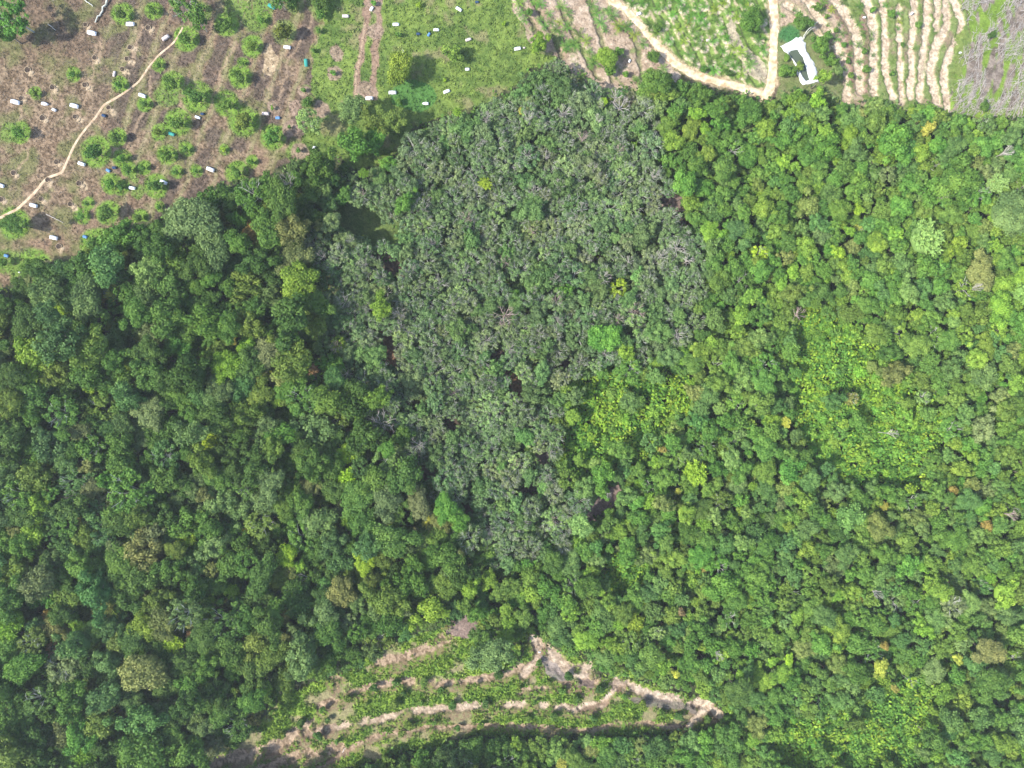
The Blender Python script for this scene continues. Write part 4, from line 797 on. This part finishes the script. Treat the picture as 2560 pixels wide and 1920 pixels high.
def pole(name, pts, r, mat, label, cat, sides=6, grp=None):
    P = np.array([(*world(u, v, z), z) for u, v, z in pts]); k = 12; t = np.linspace(0, len(P) - 1, k); Q = np.stack([np.interp(t, range(len(P)), P[:, c]) for c in range(3)], -1)
    for _ in range(2): Q[1:-1] = (Q[:-2] + Q[1:-1] * 2 + Q[2:]) / 4
    Q[1:-1] += RNG.normal(0, r * .4, (k - 2, 3)); tag(obj(name, mesh(name, *tube(Q, np.linspace(r, r * .55, k), sides), [mat], smoothf=True)), label, cat, grp)
pole('fallen_log', [(272, -8, .5), (262, 18, .35), (246, 40, .3), (238, 56, .2)], .28, M_PALE, 'long grey fallen log lying among the brown scrub at the top left', 'log')
pole('fallen_log', [(205, -6, .3), (219, 5, .3), (233, 16, .2)], .16, M_PALE, 'short grey fallen log just left of the long one at the top', 'log')
pole('fallen_log', [(120, 60, .2), (130, 68, .3), (140, 76, .2)], .11, M_DEAD, 'thin pale fallen log under the large top left tree', 'log')
pole('fallen_log', [(115, 535, .2), (135, 545, .3), (158, 557, .2)], .09, M_DEAD, 'thin pale stick lying below the footpath left of the forest edge', 'log')
pole('fallen_log', [(856, 1881, .3), (861, 1873, .4), (867, 1865, .3)], .12, M_DEAD, 'short pale stick lying on brown soil of the bottom terraces', 'log')
pole('leaning_trunk', [(556, 575, 3), (541, 572, 5.5), (527, 569, 8)], .22, M_DEAD, 'pale grey bare trunk slanting in the dark gap under the large grey-green tree', 'trunk')
pole('bamboo_pole', [(2006, 98, .3), (2013, 82, 1.6), (2027, 67, 2.4), (2046, 54, 2.6)], .13, M_LEAFC if False else M_PALE, 'long pale arching pole leaning out from the top of the pond liner', 'pole')
pole('bamboo_pole', [(2008, 99, .3), (2017, 83, 1.2), (2030, 71, 1.8), (2041, 66, 2.0)], .09, M_PALE, 'shorter pale pole below the long arching one beside the pond', 'pole')

# ---------------------------------------------------------------- sacks, pits
def sackmesh(name, L, W, Hh, mat, taper=0, seed=0):
    nu, nv = 15, 12; rng = np.random.default_rng(seed); V = []
    for i in range(nu):
        s = i / (nu - 1) * 2 - 1; e = max(0, 1 - abs(s) ** 5) ** .5; wd = (1 - .10 * abs(s) ** 2 + .05 * math.sin(s * 7 + seed)) * (1 - max(0, taper) * max(0, s) ** 1.5 * .85)
        for j in range(nv):
            a = j / nv * 2 * math.pi; c, d = math.cos(a), math.sin(a); k = (abs(c) ** 3 + abs(d) ** 3) ** (-1 / 3)
            V.append((s * L / 2 + rng.normal(0, .012), c * k * W / 2 * wd * (.86 + .14 * e), Hh / 2 + d * k * Hh / 2 * (.12 + .88 * e) * (1 + rng.normal(0, .05))))
    F = [(i * nv + j, (i + 1) * nv + j, (i + 1) * nv + (j + 1) % nv, i * nv + (j + 1) % nv) for i in range(nu - 1) for j in range(nv)]
    # end caps as quads to a centre line
    V += [(-L / 2, 0, Hh / 2), (L / 2, 0, Hh / 2)]
    for j in range(0, nv, 2): F.append((j, (j + 1) % nv, (j + 2) % nv, len(V) - 2)); b = (nu - 1) * nv; F.append((b + (j + 2) % nv, b + (j + 1) % nv, b + j, len(V) - 1))
    return mesh(name, V, F, [mat], smoothf=True)
M_WS = noisy('white_sack', (0.74, 0.76, 0.80), (0.84, 0.84, 0.85), 2.5, .5, .3, .3); M_BL = noisy('blue_plastic', (0.08, 0.20, 0.42), (0.16, 0.32, 0.55), 2); M_TE = noisy('teal_plastic', (0.03, 0.24, 0.20), (0.07, 0.34, 0.29), 2)
M_PK = noisy('faded_sack', (0.50, 0.42, 0.40), (0.66, 0.60, 0.58), 2); M_DB = noisy('dark_blue_plastic', (0.02, 0.045, 0.10), (0.04, 0.08, 0.16), 2)
SK = {'white': (M_WS, 'white'), 'blue': (M_BL, 'blue'), 'teal': (M_TE, 'teal'), 'faded': (M_PK, 'faded greyish'), 'dark': (M_DB, 'dark blue')}
SKM = {}
S_ = c1([(800, 290, -12, 2.3, 'white'), (1130, 212, 0, 2.1, 'white'), (140, 885, -15, 2.3, 'white'), (393, 900, -10, 1.8, 'whitet'), (470, 950, -25, 1.1, 'white'), (648, 918, -15, 2.2, 'white'), (1233, 828, -20, 1.9, 'white'), (710, 1418, -20, 1.9, 'white'),
         (1822, 1466, -22, 2.1, 'white'), (1418, 1576, -25, 1.9, 'white'), (1145, 1626, -10, 1.7, 'white'), (10, 1603, -20, 2.0, 'white'), (1710, 1015, -22, 1.4, 'white'), (1435, 330, 33, 2.0, 'faded'), (1485, 1160, -18, 1.7, 'teal'), (990, 640, 80, 1.4, 'faded'),
         (1750, 985, 0, 1.0, 'dark'), (990, 1450, 0, 1.1, 'dark'), (938, 1474, -30, 1.2, 'blue'), (900, 1000, -20, 1.2, 'dark')]) + \
     c1([(272, 411, -8, 1.8, 'white'), (1753, 81, -32, 1.6, 'white'), (1210, 214, 0, 1.6, 'white'), (1557, 260, 0, 1.4, 'white'), (1272, 448, -60, .9, 'white'), (1826, 600, 0, 1.1, 'white'), (1181, 803, 0, 1.9, 'white'), (1648, 793, 22, 1.7, 'white'),
         (1465, 897, 180, 1.6, 'whitet'), (980, 852, 0, 1.9, 'white'), (503, 1295, 82, 1.7, 'white'), (775, 142, 0, 1.7, 'faded'), (1835, 345, 18, 1.5, 'faded'), (138, 60, -28, 2.0, 'teal'), (435, 545, 95, 2.0, 'teal'), (190, 1020, 0, 1.2, 'blue'), (1403, 295, 0, 1.0, 'dark'), (1495, 300, 60, 1.0, 'blue'),
         (1000, 78, 60, 1.2, 'white'), (1910, 20, 0, .9, 'dark'), (85, 985, 0, 1.8, 'faded')], 3.456, 640, 0) + \
     c1([(48, 424, 10, 1.7, 'white'), (1095, 120, 18, 1.2, 'white'), (1693, 350, 0, 1.0, 'faded'), (105, 415, 0, .6, 'faded'), (1015, 528, 70, .8, 'white')], 3.456, 1280, 0) + c1([(295, 118, -15, 2.0, 'white'), (470, 397, -14, 2.1, 'white'), (738, 388, -15, 1.2, 'blue'), (58, 552, -15, 1.2, 'blue'), (172, 695, 0, .5, 'white')], 3.456, 0, 480) + \
     c1([(1240, 118, 40, .8, 'white'), (1658, 457, 0, .6, 'white'), (830, 152, 0, .7, 'white')], 3.456, 1920, 0) + c1([(238, 655, 0, .6, 'white')], 3.456, 1280, 1440)
S_ = [dict(u=a, v=b, ang=c, L=d, k=e) for a, b, c, d, e in S_]
labels_for(S_, lambda t: f"{SK[t['k'].replace('whitet', 'white')][1]} {'tapered ' if t['k'] == 'whitet' else ''}{'small ' if t['L'] < 1.3 else ''}sack lying {side(t['u'], t['v'])}, {where(t['u'], t['v'])}")
for i, t in enumerate(S_):
    k = t['k'].replace('whitet', 'white'); tp = .8 if t['k'] == 'whitet' else 0; key = (k, tp, i % 3)
    if key not in SKM: SKM[key] = sackmesh('plastic_sack', 1, .46, .2, SK[k][0], tp, i)
    x, y = world(t['u'], t['v'], .2); o = obj('plastic_sack', SKM[key], None, (x, y, .06)); o.scale = (t['L'], t['L'] * (1.0 if t['L'] > 1.3 else 1.3), max(2.6, t['L'] * 1.9)); o.rotation_euler = (0, 0, rad(t['ang']))
    tag(o, t['label'], 'sack', 'plastic sacks lying about the orchard')
M_HOLE = noisy('damp_dark_soil', (0.030, 0.022, 0.016), (0.07, 0.05, 0.035), 3); M_SPOIL = noisy('dug_soil', (0.30, 0.23, 0.145), (0.46, 0.36, 0.24), 2)
def lathe(prof, n, seed):
    rng = np.random.default_rng(seed); w_ = 1 + rng.normal(0, .08, n); V = [(r * math.cos(j / n * 6.2832) * w_[j], r * math.sin(j / n * 6.2832) * w_[j], z) for r, z in prof for j in range(n)]
    return np.array(V), np.array([(i * n + j, (i + 1) * n + j, (i + 1) * n + (j + 1) % n, i * n + (j + 1) % n) for i in range(len(prof) - 1) for j in range(n)])
PR = []
for i in range(3):
    a = mesh('rim', *lathe([(.9, .0), (.84, .10), (.78, .14), (.72, .10)], 16, i), [M_SPOIL], smoothf=True); b = mesh('hole', *lathe([(.76, .11), (.45, .06), (.02, .05)], 16, i), [M_HOLE], smoothf=True)
    V, F = lathe([(1.0, 0), (.8, .14), (.4, .24), (.02, .27)], 14, 50 + i); V[:, 1] *= .6; c = mesh('spoil_heap', V, F, [M_SPOIL], smoothf=True); PR.append((a, b, c))
PL = [dict(u=a, v=b, R=1) for a, b in PITS]
labels_for(PL, lambda t: f"dark round planting pit {side(t['u'], t['v'])}, {where(t['u'], t['v'])}")
for i, t in enumerate(PL):
    x, y = world(t['u'], t['v'], 0); r = tag(obj('planting_pit', None, None, (x, y, .07)), t['label'], 'pit', 'dark planting pits near the footpath'); s_ = RNG.uniform(.75, 1.0)
    for nm, m_, lo, sc in (('rim', PR[i % 3][0], (0, 0, 0), 1), ('hole', PR[i % 3][1], (0, 0, 0), 1), ('spoil_heap', PR[i % 3][2], (.9, -.75, -.02), .8)): o = obj(nm, m_, r, lo); o.scale = (s_ * sc,) * 3; o.rotation_euler = (0, 0, .7 if nm == 'spoil_heap' else 0)

# ---------------------------------------------------------------- grass, stalks, brushwood
def tufts(n, box, filt, s0, s1, per, name, label, cat, seed, up=.8, mul=1.05):
    rng = np.random.default_rng(seed); u = rng.uniform(box[0], box[2], n); v = rng.uniform(box[1], box[3], n); C, Z = ground_eval(u, v); k = filt(u, v, C); u, v, C, Z = u[k], v[k], C[k], Z[k]; n = len(u)
    u = np.repeat(u, per); v = np.repeat(v, per); C = np.repeat(C, per, 0); Z = np.repeat(Z, per); m = len(u); s = np.repeat(rng.uniform(s0, s1, n), per) * rng.uniform(.6, 1.2, m)
    P = np.stack([(u - 1280) / 10 + rng.normal(0, 1, m) * s * .5, (960 - v) / 10 + rng.normal(0, 1, m) * s * .5, Z + s * rng.uniform(.25, .8, m)], -1)
    nn = nrm(rng.normal(0, .7, (m, 3)) + np.array([0, 0, up])); V, F = leaves(P, nn, s * .6, s * .28, rng)
    Cc = np.clip(C * mul / .84 * np.repeat(rng.uniform(.8, 1.25, n), per)[:, None], 0, .9); Cc = np.concatenate([Cc, np.ones((m, 1))], 1)
    tag(obj(name, mesh(name, V, F, [M_LEAFC], fattr={'tint': rng.uniform(.2, .8, m), 'Col': Cc})), label, cat, kind='stuff')
off = lambda u, v: (pdist(u, v, ROAD1) > 13) & (pdist(u, v, ROAD2) > 14) & (pdist(u, v, PATH1) > 5) & ~inpoly(u, v, LINER)
green = lambda C: C[:, 1] > C[:, 0] * 1.05
tufts(42000, (-60, -60, 2620, 720), lambda u, v, C: inpoly(u, v, CLEAR) & green(C) & off(u, v) & ((u < 1540) | (vnoise(u, v, 2, 77) > .72)), .22, .5, 4, 'grass', 'short green grass and weeds growing over the clearings', 'grass', 1)
tufts(40000, (-60, -60, 2620, 720), lambda u, v, C: inpoly(u, v, CLEAR) & ~green(C) & (C.sum(1) < .95) & off(u, v), .15, .38, 3, 'dry_grass', 'dry brown grass and dead weeds covering the bare orchard ground', 'dry grass', 2, .8, .95)
tufts(24000, (420, 1560, 1830, 1960), lambda u, v, C: inpoly(u, v, TERR) & green(C), .3, .75, 5, 'weeds', 'leafy bright green weeds growing between the bottom terraces', 'weeds', 3, .7, 1.0)
def sticks(n, poly, L0, L1, r0, r1, mat, name, label, cat, seed, zr=(.1, .5), dirn=None):
    rng = np.random.default_rng(seed); xs = [p[0] for p in poly]; ys = [p[1] for p in poly]; u = rng.uniform(min(xs), max(xs), n * 3); v = rng.uniform(min(ys), max(ys), n * 3)
    k = inpoly(u, v, poly) & off(u, v) & (fbm(u, v, 35, seed) > .42); u, v = u[k][:n], v[k][:n]; ps = []
    for a, b in zip(u, v):
        an = rng.uniform(0, 3.14) if dirn is None else rng.normal(dirn, .45); L = rng.uniform(L0, L1); z = rng.uniform(*zr); d = np.array([math.cos(an), math.sin(an), rng.normal(0, .06)]); c = np.array([(a - 1280) / 10, (960 - b) / 10, z]); bend = np.array([-d[1], d[0], 0]) * L * rng.normal(0, .08)
        r = rng.uniform(r0, r1); P = np.array([c - d * L / 2, c + bend, c + d * L / 2]); ps.append(tube(P, [r, r * .8, r * .35], 3))
        if L > 1.5:
            for _ in range(3):
                q = P[1] + (P[2] - P[1]) * rng.uniform(0, .8); a2 = an + rng.choice([-1, 1]) * rng.uniform(.3, .9); e = q + np.array([math.cos(a2), math.sin(a2), .1]) * L * .3; ps.append(tube(np.array([q, (q + e) / 2, e]), [r * .5, r * .4, r * .2], 3))
    V, F = join(ps); tag(obj(name, mesh(name, V, F, [mat])), label, cat, kind='stuff')
sticks(950, [(2400, -50), (2425, 80), (2395, 180), (2385, 280), (2620, 300), (2620, -50)], 1, 5, .03, .07, M_DEAD, 'brushwood', 'pale greyish felled branches strewn over the purplish ground at top right', 'brushwood', 4, (.1, .6), .9)
sticks(1800, [(-40, -40), (800, -40), (700, 330), (480, 480), (100, 640), (-40, 700)], .5, 1.8, .02, .045, M_BARK, 'twigs', 'dry twigs littering the brown orchard ground', 'twigs', 5, (.05, .25))
sticks(260, [(1310, 1600), (1400, 1630), (1490, 1690), (1620, 1715), (1760, 1745), (1700, 1775), (1560, 1745), (1440, 1710), (1340, 1690)], .6, 2.2, .02, .05, M_DEADP, 'terrace_twigs', 'greyish twigs lying along the upper edge of the bottom terraces', 'twigs', 6, (.1, .35))

def carpet(n, filt, zf, s0, s1, per, pals, name, label, cat, seed):
    rng = np.random.default_rng(seed); u = rng.uniform(-150, 2710, n); v = rng.uniform(-60, 2070, n); k = filt(u, v); u, v = u[k], v[k]; n = len(u)
    pc = np.array([PAL[p] for p in pals]); ci = np.clip((fbm(u, v, 45, seed, 3) * 2.2 - .6 + rng.normal(0, .22, n)) * len(pals), 0, len(pals) - 1).astype(int); C = pc[ci] * rng.uniform(.75, 1.2, n)[:, None]
    z = zf(u, v, rng); u, v, z, C = (np.repeat(q, per, 0) for q in (u, v, z, C)); m = len(u); s_ = rng.uniform(s0, s1, m); kk = (H - z) / H
    P = np.stack([(u - 1280) / 10 * kk + rng.normal(0, 1, m) * s_ * .8, (960 - v) / 10 * kk + rng.normal(0, 1, m) * s_ * .8, z + rng.normal(0, .2, m)], -1)
    V, F = leaves(P, nrm(rng.normal(0, .6, (m, 3)) + np.array([0, 0, .8])), s_ * .6, s_ * .4, rng)
    tag(obj(name, mesh(name, V, F, [M_LEAFC], fattr={'tint': rng.uniform(.25, .75, m), 'Col': np.concatenate([C, np.ones((m, 1))], 1)})), label, cat, kind='stuff')
def in_scrub(u, v):
    g_ = np.random.default_rng(7); r = np.zeros(u.shape, bool); du = (fbm(u, v, 50, 15) - .5) * 90 + g_.normal(0, 14, u.shape); dv = (fbm(u, v, 50, 16) - .5) * 90 + g_.normal(0, 14, u.shape)
    for q in SCRUB[:3] + SCRUB[4:]: r |= inpoly(u + du, v + dv, q)
    return r
def in_gap(u, v):
    r = np.zeros(u.shape, bool)
    for g, k in GAPS: r |= inpoly(u, v, g)
    return r
wood = lambda u, v: ~inpoly(u, v, CLEAR) & ~inpoly(u, v, TERR) & ~in_gap(u, v)
carpet(60000, lambda u, v: wood(u, v) & ~in_scrub(u, v) & ((u > 1100) | (vnoise(u, v, 2, 3) > .55)), lambda u, v, r: .4 + 3.0 * r.random(len(u)) * fbm(u, v, 30, 90), .45, .95, 4, ['dark green', 'mid green', 'olive green', 'grey-green', 'mid green'], 'undergrowth', 'dark leafy undergrowth showing in the gaps between the tree crowns', 'undergrowth', 21)
carpet(170000, lambda u, v: wood(u, v) & in_scrub(u, v), lambda u, v, r: .8 + 4.2 * fbm(u, v, 26, 91, 3) + .4 * r.random(len(u)), .4, .85, 5, ['bright green', 'bright green', 'lime', 'bright green', 'olive lime', 'lime'], 'creepers', 'bright lime green creepers carpeting the low parts of the forest', 'creepers', 22)
in_low = lambda u, v: inpoly(u, v, SCRUB[3])
carpet(60000, lambda u, v: wood(u, v) & in_low(u, v), lambda u, v, r: .3 + 1.6 * fbm(u, v, 20, 93, 3), .35, .8, 4, ['mid green', 'olive green', 'bright green', 'dark green', 'grey-green', 'mid green'], 'low_shrubs', 'low mixed green shrubs growing just below the bottom terraces', 'shrubs', 23)
# thin haze in the air
V = [(x, y, z) for x in (-5000, 5000) for y in (-5000, 5000) for z in (-3, H + 6)]
me = bpy.data.meshes.new('haze'); me.from_pydata(V, [], [(0, 1, 3, 2), (4, 6, 7, 5), (0, 4, 5, 1), (2, 3, 7, 6), (0, 2, 6, 4), (1, 5, 7, 3)])
m = bpy.data.materials.new('haze'); m.use_nodes = True; t = m.node_tree; t.nodes.remove(t.nodes['Principled BSDF']); pv = t.nodes.new('ShaderNodeVolumePrincipled')
pv.inputs['Color'].default_value = (.86, .92, 1, 1); pv.inputs['Density'].default_value = HAZE; t.links.new(pv.outputs[0], t.nodes['Material Output'].inputs['Volume']); me.materials.append(m)
tag(obj('haze', me), 'thin pale haze hanging in the air over the whole wood', 'haze', kind='stuff')
